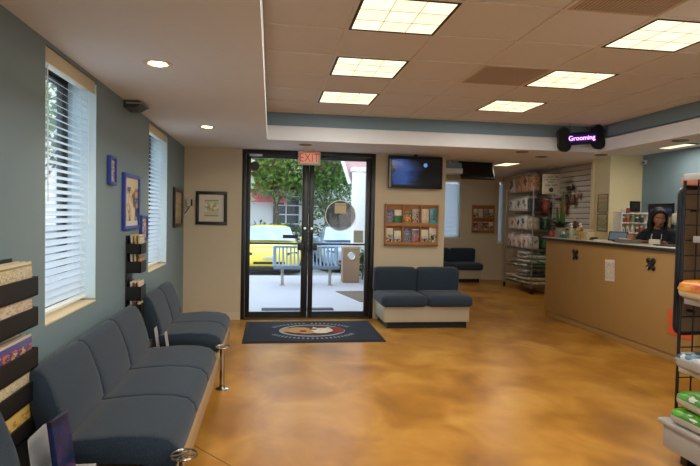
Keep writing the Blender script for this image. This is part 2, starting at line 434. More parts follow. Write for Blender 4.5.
def blind(q, label):
    y0, y1, z0, z1 = q
    xb = XL-0.08
    t = thing('window_blind', label, 'blind', (xb, (y0+y1)/2, z0+0.02), group='slatted blinds in the blue wall')
    MB().box(xb-0.028, xb+0.03, y0+0.012, y1-0.012, z1-0.06, z1-0.005, 0.003).build('headrail', m_white, t)
    MB().box(xb+0.062, xb+0.07, y0+0.004, y1-0.004, z1-0.085, z1-0.003, 0.003).build('valance', m_val, t)
    b = MB(); n = int((z1-z0-0.15)/0.0435)
    for i in range(n):
        z = z0+0.09+i*0.0435
        b.box(-0.025, 0.025, y0+0.015, y1-0.015, -0.0013, 0.0013, M=T(xb, 0, z) @ RY(29))
    b.build('slats', m_slat, t, ang=0)
    MB().box(xb-0.025, xb+0.025, y0+0.015, y1-0.015, z0+0.034, z0+0.052, 0.004).build('bottom_rail', m_white, t)
    b = MB()
    for f in (0.16, 0.84):
        y = y0+(y1-y0)*f
        for dx in (-0.026, 0.026): b.box(xb+dx-0.0008, xb+dx+0.0008, y-0.0035, y+0.0035, z0+0.05, z1-0.06)
    b.build('ladder_tape', m_white, t)
    MB().tube([(xb+0.045, y0+0.12, z1-0.08), (xb+0.05, y0+0.12, z1-0.85)], 0.004).build('tilt_wand', m_white, t)
    b = MB().tube([(xb+0.045, y1-0.06, z1-0.08), (xb+0.05, y1-0.06, z1-0.95)], 0.0022, seg=6)
    b.lathe([(0.002, 0.03), (0.008, 0.0), (0.006, -0.005), (0, -0.005)], (xb+0.05, y1-0.06, z1-0.98), 10)
    b.build('pull_cord', m_white, t)
window(1, WIN[0], 'deep set window with dark bronze frame beside the near brochure rack')
window(2, WIN[1], 'deep set window with dark bronze frame beyond the blue picture frames')
blind(WIN[0], 'white slatted blind in the larger-looking window above the three-seat bench')
blind(WIN[1], 'white slatted blind in the narrow-looking window nearest the glass doors')
t = sempty('window_5', ((RW[0]+RW[1])/2, YB-0.1, RW[2]), 'added unseen window behind the viewer letting daylight reach the ceiling', 'window')
b = MB()
for k in range(5):
    x = RW[0]+(RW[1]-RW[0]-0.05)*k/4; b.box(x, x+0.05, YB-0.14, YB-0.06, RW[2], RW[3])
b.box(RW[0], RW[1], YB-0.14, YB-0.06, RW[2], RW[2]+0.05).box(RW[0], RW[1], YB-0.14, YB-0.06, RW[3]-0.05, RW[3])
b.build('window_frame', m_dark, t)
MB().box(RW[0]+0.01, RW[1]-0.01, YB-0.105, YB-0.10, RW[2]+0.01, RW[3]-0.01).build('pane', glass('window_glass', gloss=0.03), t)
# far windows
for n, q, lb in ((3, W3, 'narrow far window behind the wall pier'), (4, W4, 'slim far window behind the wire shelving')):
    t = sempty('window_%d' % n, ((q[0]+q[1])/2, YF, q[2]), lb, 'window')
    x0, x1, z0, z1 = q
    MB().box(x0, x0+0.03, YF+0.06, YF+0.14, z0, z1).box(x1-0.03, x1, YF+0.06, YF+0.14, z0, z1).box(x0, x1, YF+0.06, YF+0.14, z1-0.03, z1).box(x0, x1, YF+0.06, YF+0.14, z0, z0+0.03).build('window_frame', m_white, t)
    MB().box(x0+0.03, x1-0.03, YF+0.1, YF+0.105, z0+0.03, z1-0.03).build('pane', glass(), t)
    MB().box(x0-0.02, x1+0.02 if n == 3 else x1, YF-0.02, YF+0.05, z0-0.03, z0, 0.003).build('window_sill', m_white, t)
    tb = thing('window_blind', ('closed white blind in the far window behind the wall pier' if n == 3 else 'closed white blind in the slim far window beside wire shelving'), 'blind', ((x0+x1)/2, YF+0.03, z0), 0, 'closed blinds in the side area')
    MB().box(x0+0.005, x1-0.005, YF+0.01, YF+0.055, z1-0.05, z1-0.002).build('headrail', m_white, tb)
    b = MB()
    k = int((z1-z0-0.1)/0.04)
    for i in range(k): b.box(x0+0.006, x1-0.006, -0.024, 0.024, -0.0015, 0.0015, M=T(0, YF+0.03, z0+0.04+i*0.04) @ RX(-50))
    b.build('slats', m_slat, tb, ang=0)

# ---------------------------------------------------------------- entrance doors
yd0, yd1 = D+0.04, D+0.14
t = sempty('door_1', ((XD1+XD2)/2, D+0.09, 0), 'dark bronze aluminium frame of the double entrance doors', 'door frame')
MB().box(XD1, XD1+0.055, yd0-0.04, yd1, 0, S-0.005, 0.003).build('jamb', m_dark, t)
MB().box(XD2-0.055, XD2, yd0-0.04, yd1, 0, S-0.005, 0.003).build('jamb', m_dark, t)
MB().box(XD1+0.055, XD2-0.055, yd0-0.04, yd1, 2.375, S-0.005, 0.003).build('header', m_dark, t)
MB().box(XD1+0.055, XD2-0.055, yd0-0.06, yd1+0.04, 0, 0.016, 0.003).build('threshold', mat('bronze_sill', '6b5231', 0.35, metal=0.6), t)
XM = 0.548
m_glass = glass('door_glass', gloss=0.02)
m_stick = mat('sticker_white', 'e8e8e4', 0.5)
for n, (x0, x1, sgn, lb) in enumerate(((XD1+0.058, XM-0.003, 1, 'glass entrance door leaf in front of the yellow car'), (XM+0.003, XD2-0.058, -1, 'glass entrance door leaf with the round sticker'))):
    t = sempty('door_%d' % (n+2), ((x0+x1)/2, D+0.09, 0.02), lb, 'door')
    a0, a1 = (0.062, 0.095) if n == 0 else (0.07, 0.072)
    gx0, gx1 = x0+a0, x1-a1
    y0, y1 = yd0+0.01, yd0+0.055
    b = MB().box(x0, gx0, y0, y1, 0.02, 2.372, 0.002).box(gx1, x1, y0, y1, 0.02, 2.372, 0.002).box(gx0, gx1, y0, y1, 2.315, 2.372).box(gx0, gx1, y0, y1, 0.02, 0.10)
    b.build('leaf_frame', m_dark, t)
    MB().box(gx0, gx1, y0-0.004, y1+0.004, 1.080, 1.105, 0.002).build('push_rail', m_dark, t)
    MB().box(gx0, gx1, y0+0.02, y0+0.026, 0.10, 1.080).box(gx0, gx1, y0+0.02, y0+0.026, 1.105, 2.315).build('pane', m_glass, t)
    hx = x1-0.05 if n == 0 else x0+0.045
    MB().tube([(hx, y0-0.003, 0.94), (hx, y0-0.045, 0.97), (hx, y0-0.05, 1.06), (hx, y0-0.045, 1.22), (hx, y0-0.003, 1.25)], 0.011).build('pull_handle', m_dark, t)
    MB().cyl((hx, y0-0.014, 1.32), (hx, y0+0.001, 1.32), 0.018).build('lock', m_chrome, t)
    MB().box(hx-0.10 if n == 0 else hx-0.02, hx+0.02 if n == 0 else hx+0.08, y0-0.012, y0-0.002, 1.0, 1.09, 0.003).build('handle_plate', m_dark, t)
    if n == 0:
        b = MB().box(-0.31, -0.13, y0-0.055, y0-0.002, 2.335, 2.368, 0.004); b.build('door_closer', mat('closer_silver', 'c9cdd6', 0.3, metal=0.4), t)
        MB().cyl((-0.235, y0+0.012, 2.20), (-0.235, y0+0.019, 2.20), 0.065, seg=24).build('round_sticker', mat('sticker_brown', '3a2420', 0.5), t)
        MB().box(0.18, 0.40, y0+0.012, y0+0.019, 1.17, 1.22).build('door_sign', mat('sign_maroon', '2c1410', 0.5), t)
    else:
        MB().box(0.72, 0.80, y0-0.05, y0-0.002, 2.335, 2.368, 0.004).build('door_closer', m_dark, t)
        b = MB().tube([(1.015+0.22*math.cos(a*PI/20), y0+0.016, 1.515+0.22*math.sin(a*PI/20)) for a in range(40)], 0.008, 6, True)
        b.build('sticker_rim', m_stick, t)
        MB().cyl((1.015, y0+0.013, 1.515), (1.015, y0+0.018, 1.515), 0.218, seg=40).build('round_sticker', glass('tinted_film', (0.46, 0.40, 0.36, 1), 0.04), t)
        MB().box(0.93, 1.10, y0+0.007, y0+0.012, 1.545, 1.70).build('notice_sheet', printed('notice_print', [(0, 'cbbd90'), (0.72, 'b9a878'), (0.9, 'cbbd90')], 'Z'), t)
        MB().box(1.22, 1.36, y0+0.012, y0+0.018, 1.12, 1.30).build('pale_sticker', mat('sticker_pale', '9fa79a', 0.5), t)
# door mat with the round emblem
t = thing('door_mat', 'dark navy entrance mat with an oval dog and cat emblem by the glass doors', 'mat', (0.54, 7.1, 0))
MB().box(-0.31, 1.41, 6.46, 7.74, 0.0, 0.009, 0.003).build('mat_border', mat('mat_rubber', '0b0d14', 0.8), t)
MB().box(-0.26, 1.36, 6.51, 7.69, 0.008, 0.012).build('pile', mat('mat_pile', '131a2b', 0.95, noise=0.25, scale=300, bump=0.4), t)
cx, cy = 0.56, 7.10
def oval(b, rx, ry, z, x=cx, y=cy, n=36): b.prism([(rx*math.cos(2*PI*i/n), ry*math.sin(2*PI*i/n)) for i in range(n)], 0.001, T(x, y, z)); return b
oval(MB(), 0.43, 0.36, 0.0121).build('emblem_rim', mat('emblem_silver', '99999c', 0.8), t)
oval(MB(), 0.385, 0.315, 0.0131).build('emblem_field', mat('emblem_dark', '3a1a14', 0.9, noise=0.3, scale=20), t)
b = MB()   # dog head and cat head shapes in the emblem
oval(b, 0.17, 0.17, 0.0141, cx-0.17, cy+0.02); oval(b, 0.09, 0.11, 0.0143, cx-0.32, cy+0.03); oval(b, 0.10, 0.08, 0.0146, cx-0.08, cy-0.12)
b.build('dog_emblem', mat('emblem_tan', 'b98a4e', 0.9, noise=0.4, scale=18), t)
b = MB(); oval(b, 0.14, 0.14, 0.0143, cx+0.13, cy+0.0)
for sx_ in (-1, 1): b.prism([(-0.05, 0), (0.05, 0), (0.02*sx_, 0.10)], 0.001, T(cx+0.13+sx_*0.08, cy+0.10, 0.0143))
oval(b, 0.10, 0.06, 0.0146, cx+0.10, cy-0.12)
b.build('cat_emblem', mat('emblem_cream', 'd9c9ac', 0.9, noise=0.4, scale=18), t)
b = MB(); oval(b, 0.10, 0.19, 0.0137, cx+0.32, cy+0.02); oval(b, 0.05, 0.06, 0.015, cx-0.12, cy-0.05); oval(b, 0.05, 0.04, 0.015, cx+0.02, cy+0.06)
b.build('emblem_patch', mat('emblem_red', '7a1f1c', 0.9, noise=0.3, scale=18), t)
b = MB()   # worn pale lettering strokes round the oval
random.seed(3)
for i in range(22):
    a = R(28+i*5.9)
    for s_ in (1, -1):
        if abs(i-11) < 1 and s_ == 1: continue
        p = (cx+0.56*math.cos(a), cy+s_*0.46*math.sin(a))
        b.box(-0.014, 0.014, -0.035, 0.035, 0, 0.001, M=T(p[0], p[1], 0.0121) @ Matrix.Rotation(s_*(a-PI/2)*0.6, 4, 'Z'))
b.build('emblem_lettering', mat('lettering_grey', '77797f', 0.9), t)
# ---------------------------------------------------------------- ceiling fixtures
m_lens = emit('fluorescent_lens', 'fff1d0', 1.08, cells=3)
def lamp_under(t, sx_, sy_, energy, dz):
    l = bpy.data.lights.new('fluorescent_lamp', 'AREA'); l.shape = 'RECTANGLE'; l.size = sx_; l.size_y = sy_; l.energy = energy; l.color = LCOL
    o = bpy.data.objects.new('lamp', l); COL.objects.link(o); o.parent = t; o.location = (0, 0, dz)
m_fdark = mat('fixture_shadow_gap', '2a1c12', 0.6)
m_fw = mat('fixture_white', 'd9cdb6', 0.4)
def tile_rect(c, r): return GX+c*TL, GX+(c+1)*TL, GY-r*TL, GY-(r-1)*TL
def ceiling_light(c, r, label):
    x0, x1, y0, y1 = tile_rect(c, r); m = 0.030
    t = thing('ceiling_light', label, 'ceiling light', ((x0+x1)/2, (y0+y1)/2, H-0.006), group='square lights in the tiled ceiling')
    b = MB()
    for q in ((x0+0.013, x1-0.013, y0+0.013, y0+m), (x0+0.013, x1-0.013, y1-m, y1-0.013), (x0+0.013, x0+m, y0+m, y1-m), (x1-m, x1-0.013, y0+m, y1-m)):
        b.box(q[0], q[1], q[2], q[3], H-0.006, H+0.003)
    b.build('frame', m_fdark, t)
    MB().box(x0+m, x1-m, y0+m, y1-m, H-0.002, H+0.0035).build('diffuser', m_lens, t)
    b = MB()
    for k in (1, 2):
        f = k/3
        b.box(x0+m+(x1-x0-2*m)*f-0.002, x0+m+(x1-x0-2*m)*f+0.002, y0+m, y1-m, H-0.005, H-0.002)
        b.box(x0+m, x1-m, y0+m+(y1-y0-2*m)*f-0.002, y0+m+(y1-y0-2*m)*f+0.002, H-0.005, H-0.002)
    b.build('divider', m_fw, t)
    lamp_under(t, 0.53, 0.53, LAMP, -0.006)
LL = {(0, 1): 'farthest lit panel of the ceiling column in line with the EXIT sign', (0, 3): 'middle lit panel of the ceiling column in line with the EXIT sign', (0, 5): 'big lit panel cut by the top of the picture above the doors',
      (3, 1): 'smallest lit panel near the purple bone sign', (3, 3): 'lit panel touching the dark vent grille on its side', (3, 5): 'largest lit panel of the column leading to the bone sign'}
for c in (0, 3):
    for r in (1, 3, 5, 7, 9, 11): ceiling_light(c, r, LL.get((c, r), 'square lit panel in the tiled ceiling behind the viewer'))
m_vent = mat('vent_grille_brown', 'c2ae96', 0.6, noise=0.1, scale=80)
def vent(c, r, label):
    x0, x1, y0, y1 = tile_rect(c, r)
    t = thing('ceiling_vent', label, 'vent', ((x0+x1)/2, (y0+y1)/2, H-0.004), group='return air grilles in the tiled ceiling')
    MB().box(x0+0.013, x1-0.013, y0+0.013, y1-0.013, H, H+0.0035).build('backing', mat('vent_dark', '9c8873', 0.8), t)
    b = MB()
    for k in range(1, 24):
        x = x0+0.013+k*(TL-0.026)/24; b.box(x-0.006, x+0.006, y0+0.03, y1-0.03, H-0.004, H)
    b.build('grille', m_vent, t)
    b = MB()
    for q in ((x0+0.013, x1-0.013, y0+0.013, y0+0.03), (x0+0.013, x1-0.013, y1-0.03, y1-0.013), (x0+0.013, x0+0.03, y0+0.03, y1-0.03), (x1-0.03, x1-0.013, y0+0.03, y1-0.03)): b.box(*q, H-0.005, H)
    b.build('frame', m_vent, t)
vent(2, 3, 'brown ceiling grille touching the second lit panel before the bone sign')
vent(2, 6, 'brown ceiling grille at the top edge beside the largest lit panel')
# recessed downlights
m_can = mat('downlight_trim', 'e4d6bf', 0.4)
m_bulb = emit('downlight_bulb', 'ffdf9e', 30.0)
m_off = mat('downlight_dark', '5c4632', 0.4)
def downlight(x, y, z, lit, label):
    t = thing('downlight', label, 'downlight', (x, y, z-0.006), group='lit round downlights over the benches' if lit else 'unlit round downlights in the soffit')
    MB().lathe([(0.060, 0.001), (0.064, -0.005), (0.085, -0.006), (0.088, 0.0)], (x, y, z), 24).build('trim_ring', m_can if lit else m_off, t)
    if lit: MB().lathe([(0, -0.004), (0.045, -0.004), (0.052, -0.001)], (x, y, z), 20).build('bulb', m_bulb, t)
    else: MB().lathe([(0, -0.001), (0.062, -0.002)], (x, y, z), 20).build('reflector', mat('downlight_cavity', '3a2a1c', 0.3), t)
    if lit:
        l = bpy.data.lights.new('downlight_spot', 'SPOT'); l.energy = SPOT; l.spot_size = R(115); l.spot_blend = 0.8; l.color = (1, 0.80, 0.52); l.shadow_soft_size = 0.05
        o = bpy.data.objects.new('lamp', l); COL.objects.link(o); o.parent = t; o.location = (0, 0, -0.03)
downlight(-0.699, 3.536, S, True, 'lit downlight in the soffit over the three-seat bench')
downlight(-0.682, 6.012, S, True, 'lit downlight in the soffit over the two-seat bench near the doors')
downlight(0.436, 7.2, S, False, 'dark downlight in the soffit directly above the EXIT sign')
downlight(3.358, 7.06, S, False, 'dark downlight in the soffit beyond the hung television')
downlight(3.883, 7.54, S, False, 'dark downlight in the soffit above the wire shelving')
downlight(4.511, 7.05, S, False, 'dark downlight in the soffit below the bone sign tip')
downlight(4.50, 5.55, S, False, 'dark downlight in the soffit beside the lit counter panel')
# ceiling panel above the counter
def troffer(x0, x1, y0, y1, z, label, pw=0.7):
    t = thing('ceiling_light', label, 'ceiling light', ((x0+x1)/2, (y0+y1)/2, z-0.012))
    MB().box(x0, x1, y0, y1, z-0.012, z-0.0005, 0.003).build('frame', m_fdark, t)
    MB().box(x0+0.025, x1-0.025, y0+0.025, y1-0.025, z-0.014, z-0.008).build('diffuser', emit('counter_lens', 'fff2cc', 1.1, cells=3), t)
    lamp_under(t, x1-x0-0.06, y1-y0-0.06, LAMP*pw, -0.008)
troffer(5.12, 5.50, 6.45, 6.98, Z2, 'lit ceiling panel above the woman at the counter')
troffer(4.22, 4.55, 9.55, 10.15, Z2, 'lit ceiling panel beyond the ceiling-hung television', 0.8)
troffer(3.0, 3.6, 11.2, 11.8, Z2, 'added unseen light panel behind the wall pier brightening the side area', 0.3)  # extra light out of view, added to brighten the dark side area
# EXIT sign
t = thing('exit_sign', 'white box sign with red EXIT lettering above the glass doors', 'sign', (0.525, 7.75, 2.215))
MB().box(0.368, 0.682, 7.73, 7.77, 2.215, 2.405, 0.006).build('body', mat('exit_box', 'dcd0b6', 0.4), t)
MB().box(0.45, 0.60, 7.735, 7.765, 2.405, S).build('canopy', mat('exit_box2', 'd9cdb6', 0.4), t)
MB().box(0.40, 0.65, 7.7275, 7.731, 2.240, 2.382).build('face', emit('exit_face', 'e2b89c', 0.25), t)
b = MB().text('EXIT', 0.172, face_front(0.525, 7.7265, 2.311), 0.001, squash=0.80)
bm_ = b.bm
b.build('lettering', emit('exit_red', 'cf1a14', 0.55), t, ang=0)
# purple bone sign hung below the raised ceiling
t = thing('bone_sign', 'black bone shaped sign with a glowing purple word hung from the ceiling edge', 'sign', (3.99, 6.69, 2.42))
pts = []
def arc(cx_, cz, r, a0, a1, n=10):
    for i in range(n+1):
        a = R(a0+(a1-a0)*i/n); pts.append((cx_+r*math.cos(a), cz+r*math.sin(a)))
arc(0.235, 0.070, 0.084, -25, 178); arc(-0.235, 0.070, 0.084, 2, 205); arc(-0.235, -0.070, 0.084, 155, 358); arc(0.235, -0.070, 0.084, 182, 385)
BM = T(3.99, 6.72, 2.585) @ RZ(-2) @ RY(-6) @ face_front(0, 0, 0)
MB().prism(pts, 0.05, BM).build('bone_panel', mat('bone_black', '0a090c', 0.4), t)
MB().tube([BM @ Vector((x, y, 0.052)) for x, y in pts], 0.008, 6, True).build('bone_rim', mat('bone_rim_black', '121018', 0.3), t)
MB().box(-0.17, 0.20, -0.050, 0.050, 0.05, 0.053, M=BM).build('glow_panel', emit('purple_glow', '2a0a4c', 0.45), t)
MB().text('Grooming', 0.088, BM @ T(0, 0.004, 0.056), 0.002).build('lettering', emit('purple_neon', 'dfa6ff', 2.2), t, ang=0)
MB().tube([(3.83, 6.69, 2.66), (3.83, 6.69, H+0.004)], 0.003).tube([(4.14, 6.69, 2.68), (4.14, 6.69, H+0.004)], 0.003).build('hanging_wire', m_black, t)
# wedge shaped wall units at the top of the blue wall
def wedge(y, label):
    t = thing('wall_speaker', label, 'speaker', (XL, y, 2.35), group='dark wedge units at the top of the blue wall')
    MB().prism([(0.001, 2.43), (0.12, 2.43), (0.15, 2.410), (0.09, 2.372), (0.001, 2.368)], 0.24, Matrix(((1, 0, 0, XL), (0, 0, 1, y-0.13), (0, 1, 0, 0), (0, 0, 0, 1))) @ T(0, -0.001, 0)).build('housing', mat('speaker_grey', '2b2a26', 0.5), t)
    MB().box(XL+0.02, XL+0.148, y-0.136, y-0.129, 2.400, 2.410).build('edge_strip', mat('speaker_strip', '9a968a', 0.4), t)
    MB().box(XL+0.146, XL+0.154, y-0.12, y+0.11, 2.402, 2.410).build('front_strip', mat('speaker_strip2', '6d5d4a', 0.4), t)
wedge(4.86, 'dark wedge unit under the ceiling between the two blinds')
wedge(2.30, 'dark wedge unit under the ceiling at the picture corner')
# smoke detector like sensor over the partition, small nozzles
t = thing('corner_sensor', 'small grey sensor in the corner where cream and blue walls meet', 'sensor', (5.70, 7.80, 2.40))
MB().box(5.68, 5.75, 7.76, 7.85, 2.40, 2.47, 0.01).build('body', mat('sensor_grey', 'b9b6ab', 0.5), t)
MB().ell((5.69, 7.775, 2.43), (0.02, 0.02, 0.02)).build('lens', m_black, t)
# ---------------------------------------------------------------- televisions
def tv_screen():
    m, nt, b = newmat('tv_picture')
    tc = nt.nodes.new('ShaderNodeTexCoord'); sp = nt.nodes.new('ShaderNodeSeparateXYZ'); nt.links.new(tc.outputs['Generated'], sp.inputs[0])
    nz = nt.nodes.new('ShaderNodeTexNoise'); nz.inputs['Scale'].default_value = 2.6; nz.inputs['Detail'].default_value = 3; nt.links.new(tc.outputs['Generated'], nz.inputs['Vector'])
    a = nt.nodes.new('ShaderNodeMath'); a.operation = 'MULTIPLY_ADD'; a.inputs[1].default_value = 0.55; nt.links.new(nz.outputs['Fac'], a.inputs[0]); nt.links.new(sp.outputs['X'], a.inputs[2])
    r = nt.nodes.new('ShaderNodeValToRGB'); e = r.color_ramp.elements
    e[0].position = 0.27; e[0].color = (0.002, 0.003, 0.01, 1); e[1].position = 0.85; e[1].color = (0.002, 0.002, 0.003, 1)
    for p, c in ((0.30, (0.02, 0.06, 0.22, 1)), (0.55, (0.035, 0.10, 0.36, 1)), (0.70, (0.012, 0.03, 0.10, 1))):
        k = e.new(p); k.color = c
    nt.links.new(a.outputs[0], r.inputs[0])
    nt.links.new(r.outputs[0], b.inputs['Emission Color']); b.inputs['Emission Strength'].default_value = 0.6
    b.inputs['Base Color'].default_value = (0.005, 0.005, 0.007, 1); b.inputs['Roughness'].default_value = 0.12
    return m
t = thing('television', 'flat television with a dim blue picture on the wall pier', 'television', (2.09, D, 1.92))
MB().box(1.688, 2.498, 7.83, 7.885, 1.935, 2.405, 0.006).build('bezel', m_black, t)
MB().box(1.73, 2.456, 7.826, 7.832, 1.985, 2.355).build('screen', tv_screen(), t)
b = MB(); b.cyl((2.235, 7.8235, 2.275), (2.235, 7.8255, 2.275), 0.03, seg=20); b.build('screen_spot', emit('screen_spot_blue', '4f86c8', 0.8), t)
MB().box(1.695, 1.722, 7.824, 7.831, 1.945, 2.35).build('bezel_edge_strip', mat('tv_side_grey', '8d8878', 0.4), t)  # grey strip down one side of the bezel
MB().box(1.95, 2.25, 7.885, D, 2.05, 2.30).box(2.08, 2.12, 7.86, 7.93, 2.28, S).build('wall_mount', m_black, t)
t = thing('television', 'black television hung tilted under the ceiling of the side area', 'television', (3.74, 9.8, 2.30))
M_ = T(3.74, 9.70, 2.425) @ RZ(8) @ RX(68)
MB().box(-0.34, 0.34, -0.21, 0.21, -0.03, 0.03, 0.008, M=M_).build('bezel', m_black, t)
MB().box(-0.31, 0.31, -0.18, 0.18, 0.030, 0.033, M=M_).build('screen', mat('screen_off', '070709', 0.15), t)
MB().box(3.70, 3.78, 9.74, 9.82, 2.45, Z2).build('ceiling_mount', m_black, t)
t = thing('projector_box', 'grey and white box under the ceiling beside the wall pier', 'box', (3.27, 9.6, 2.31))
MB().box(3.05, 3.39, 9.5, 9.9, 2.40, 2.50, 0.01).build('upper_body', mat('box_bluegrey', '75858c', 0.5), t)
MB().box(3.05, 3.40, 9.48, 9.9, 2.31, 2.40, 0.006).build('lower_body', mat('box_white', 'd8d8d4', 0.5), t)
MB().box(3.2, 3.25, 9.68, 9.73, 2.49, Z2).build('ceiling_mount', m_white, t)

# ---------------------------------------------------------------- pictures and devices on the walls
def framed(name, label, cat, M, w_, h_, fw_, fm, art, mat_w=0.0, d=0.03, group=None):
    p = M @ Vector((0, 0, 0))
    t = thing(name, label, cat, p, group=group)
    b = MB()
    for q in ((-w_/2, w_/2, h_/2-fw_, h_/2), (-w_/2, w_/2, -h_/2, -h_/2+fw_), (-w_/2, -w_/2+fw_, -h_/2+fw_, h_/2-fw_), (w_/2-fw_, w_/2, -h_/2+fw_, h_/2-fw_)):
        b.box(*q, 0.001, d, 0.002, M=M)
    b.build('frame', fm, t)
    iw, ih = w_/2-fw_, h_/2-fw_
    MB().box(-iw, iw, -ih, ih, 0.001, d*0.5, M=M).build('mount_board', mat('mount_board', 'cfc6b2', 0.6) if mat_w else art, t)
    if mat_w: MB().box(-iw+mat_w, iw-mat_w, -ih+mat_w, ih-mat_w, d*0.5, d*0.5+0.002, M=M).build('print', art, t)
    return t
m_bfr = mat('frame_blue', '33479e', 0.35)
m_dfr = mat('frame_espresso', '21150f', 0.35)
art_a = printed('photo_warm', [(0, 'b9a98a'), (0.45, 'd2c7ae'), (0.9, 'a68f63')], 'Z', ('7a4a3a', 'd8cdb6', '3b3340'), prange=(0.15, 0.85))
art_b = printed('photo_vet', [(0, 'd8d3c4'), (0.3, 'bfb27a'), (0.75, 'cfc09a')], 'Z', ('22222c', 'c8a24a', 'd9cdb8'), pscale=3.5, prange=(0.1, 0.8))
framed('picture_frame', 'small blue picture frame beside the near blind, highest of the blue frames', 'picture', face_right(XL, 4.37, 1.825), 0.17, 0.215, 0.022, m_bfr, art_a)
framed('picture_frame', 'large blue picture frame in the middle of the blue wall', 'picture', face_right(XL, 4.955, 1.60), 0.52, 0.47, 0.03, m_bfr, art_b)
framed('picture_frame', 'small blue picture frame just above the far brochure rack', 'picture', face_right(XL, 5.43, 1.365), 0.26, 0.235, 0.022, m_bfr, art_a)
framed('picture_frame', 'dark narrow-looking frame on the blue wall by the corner', 'picture', face_right(XL, 7.37, 1.575), 0.62, 0.50, 0.045, m_dfr, printed('cert_tan', [(0, 'a08a66'), (0.5, 'b19a74'), (0.9, 'a58d68')], 'Z', ('8d7754', 'b8a27c'), prange=(0.2, 0.8)), 0)
framed('certificate_frame', 'dark framed certificate on the beige wall beside the doors', 'picture', face_front(-0.823, D, 1.583), 0.43, 0.47, 0.045, m_dfr, printed('certificate', [(0, '8f8462'), (0.06, 'c3b992'), (0.94, '8f8462')], 'Z', ('d8d2b4', 'b5aa84', '9c9069'), pscale=5, prange=(0.3, 0.8)), 0.075)
t = thing('wall_sensor', 'cream box sensor in the corner beside the framed certificate', 'sensor', (-1.13, D, 1.58))
MB().box(-1.165, -1.105, D-0.06, D-0.001, 1.60, 1.715, 0.008).build('body', mat('sensor_cream', 'b9ad98', 0.5), t)
MB().box(-1.103, -1.085, D-0.05, D-0.001, 1.61, 1.70, 0.004).build('dark_side', m_black, t)
MB().tube([(-1.12, D-0.02, 1.60), (-1.15, D-0.02, 1.55), (-1.19, D-0.01, 1.50)], 0.006).build('cable', mat('cable_brown', '3a2a20', 0.5), t)
t = thing('wall_outlet', 'white outlet with a black plug above the bench end by the corner', 'outlet', (XL, 6.90, 0.50))
MB().box(XL, XL+0.008, 6.86, 6.94, 0.50, 0.62, 0.003).build('plate', m_white, t)
MB().box(XL+0.008, XL+0.05, 6.92, 6.97, 0.53, 0.58, 0.006).build('plug', m_black, t)
# ---------------------------------------------------------------- bench seating on the blue wall
def fabric():
    m, nt, b = newmat('slate_fabric')
    tc = nt.nodes.new('ShaderNodeTexCoord')
    n1 = nt.nodes.new('ShaderNodeTexNoise'); n1.inputs['Scale'].default_value = 260; n1.inputs['Detail'].default_value = 2
    nt.links.new(tc.outputs['Object'], n1.inputs['Vector'])
    r = nt.nodes.new('ShaderNodeValToRGB'); r.color_ramp.elements[0].position = 0.3; r.color_ramp.elements[1].position = 0.7
    r.color_ramp.elements[0].color = lin('1f2831'); r.color_ramp.elements[1].color = lin('394552')
    nt.links.new(n1.outputs['Fac'], r.inputs[0]); nt.links.new(r.outputs[0], b.inputs['Base Color'])
    b.inputs['Roughness'].default_value = 0.95; b.inputs['Specular IOR Level'].default_value = 0.15
    b.inputs['Sheen Weight'].default_value = 0.15; b.inputs['Sheen Roughness'].default_value = 0.5
    bp = nt.nodes.new('ShaderNodeBump'); bp.inputs['Strength'].default_value = 0.25; bp.inputs['Distance'].default_value = 0.002
    nt.links.new(n1.outputs['Fac'], bp.inputs['Height']); nt.links.new(bp.outputs['Normal'], b.inputs['Normal'])
    return m
m_fab = fabric()
m_rail = mat('maple_rail', 'a98b62', 0.45, noise=0.12, scale=8)
m_leg = mat('steel_leg_black', '15151a', 0.4)
def seat_pad(y0, y1):
    """waterfall seat: profile in x-z swept along y with softened ends"""
    prof = [(-1.00, 0.325), (-0.60, 0.305), (-0.47, 0.275), (-0.432, 0.290), (-0.415, 0.335), (-0.425, 0.385), (-0.465, 0.425), (-0.55, 0.446), (-0.70, 0.452), (-0.85, 0.442), (-1.00, 0.425), (-1.02, 0.38)]
    cx_, cz = -0.72, 0.37; rings = []
    for f, s_ in ((0, 0.90), (0.012, 0.965), (0.04, 0.992), (0.10, 1.0), (0.3, 1.01), (0.5, 1.015), (0.7, 1.01), (0.90, 1.0), (0.96, 0.992), (0.988, 0.965), (1, 0.90)):
        y = y0+(y1-y0)*f
        sx_ = 1-(1-s_)*0.35
        rings.append([(cx_+(x-cx_)*sx_, y, cz+(z-cz)*s_) for x, z in prof])
    return MB().loft(rings)
def back_pad(y0, y1):
    prof = [(-0.955, 0.400), (-0.930, 0.46), (-0.955, 0.57), (-0.995, 0.68), (-1.025, 0.745), (-1.055, 0.775), (-1.09, 0.779), (-1.115, 0.75), (-1.105, 0.63), (-1.075, 0.50), (-1.06, 0.40)]
    cx_, cz = -1.03, 0.58; rings = []
    for f, s_ in ((0, 0.93), (0.012, 0.97), (0.04, 0.99), (0.12, 1.0), (0.5, 1.012), (0.88, 1.0), (0.96, 0.99), (0.988, 0.97), (1, 0.93)):
        y = y0+(y1-y0)*f
        rings.append([(cx_+(x-cx_)*(1-(1-s_)*3.0), y, cz+(z-cz)*s_) for x, z in prof])
    return MB().loft(rings)
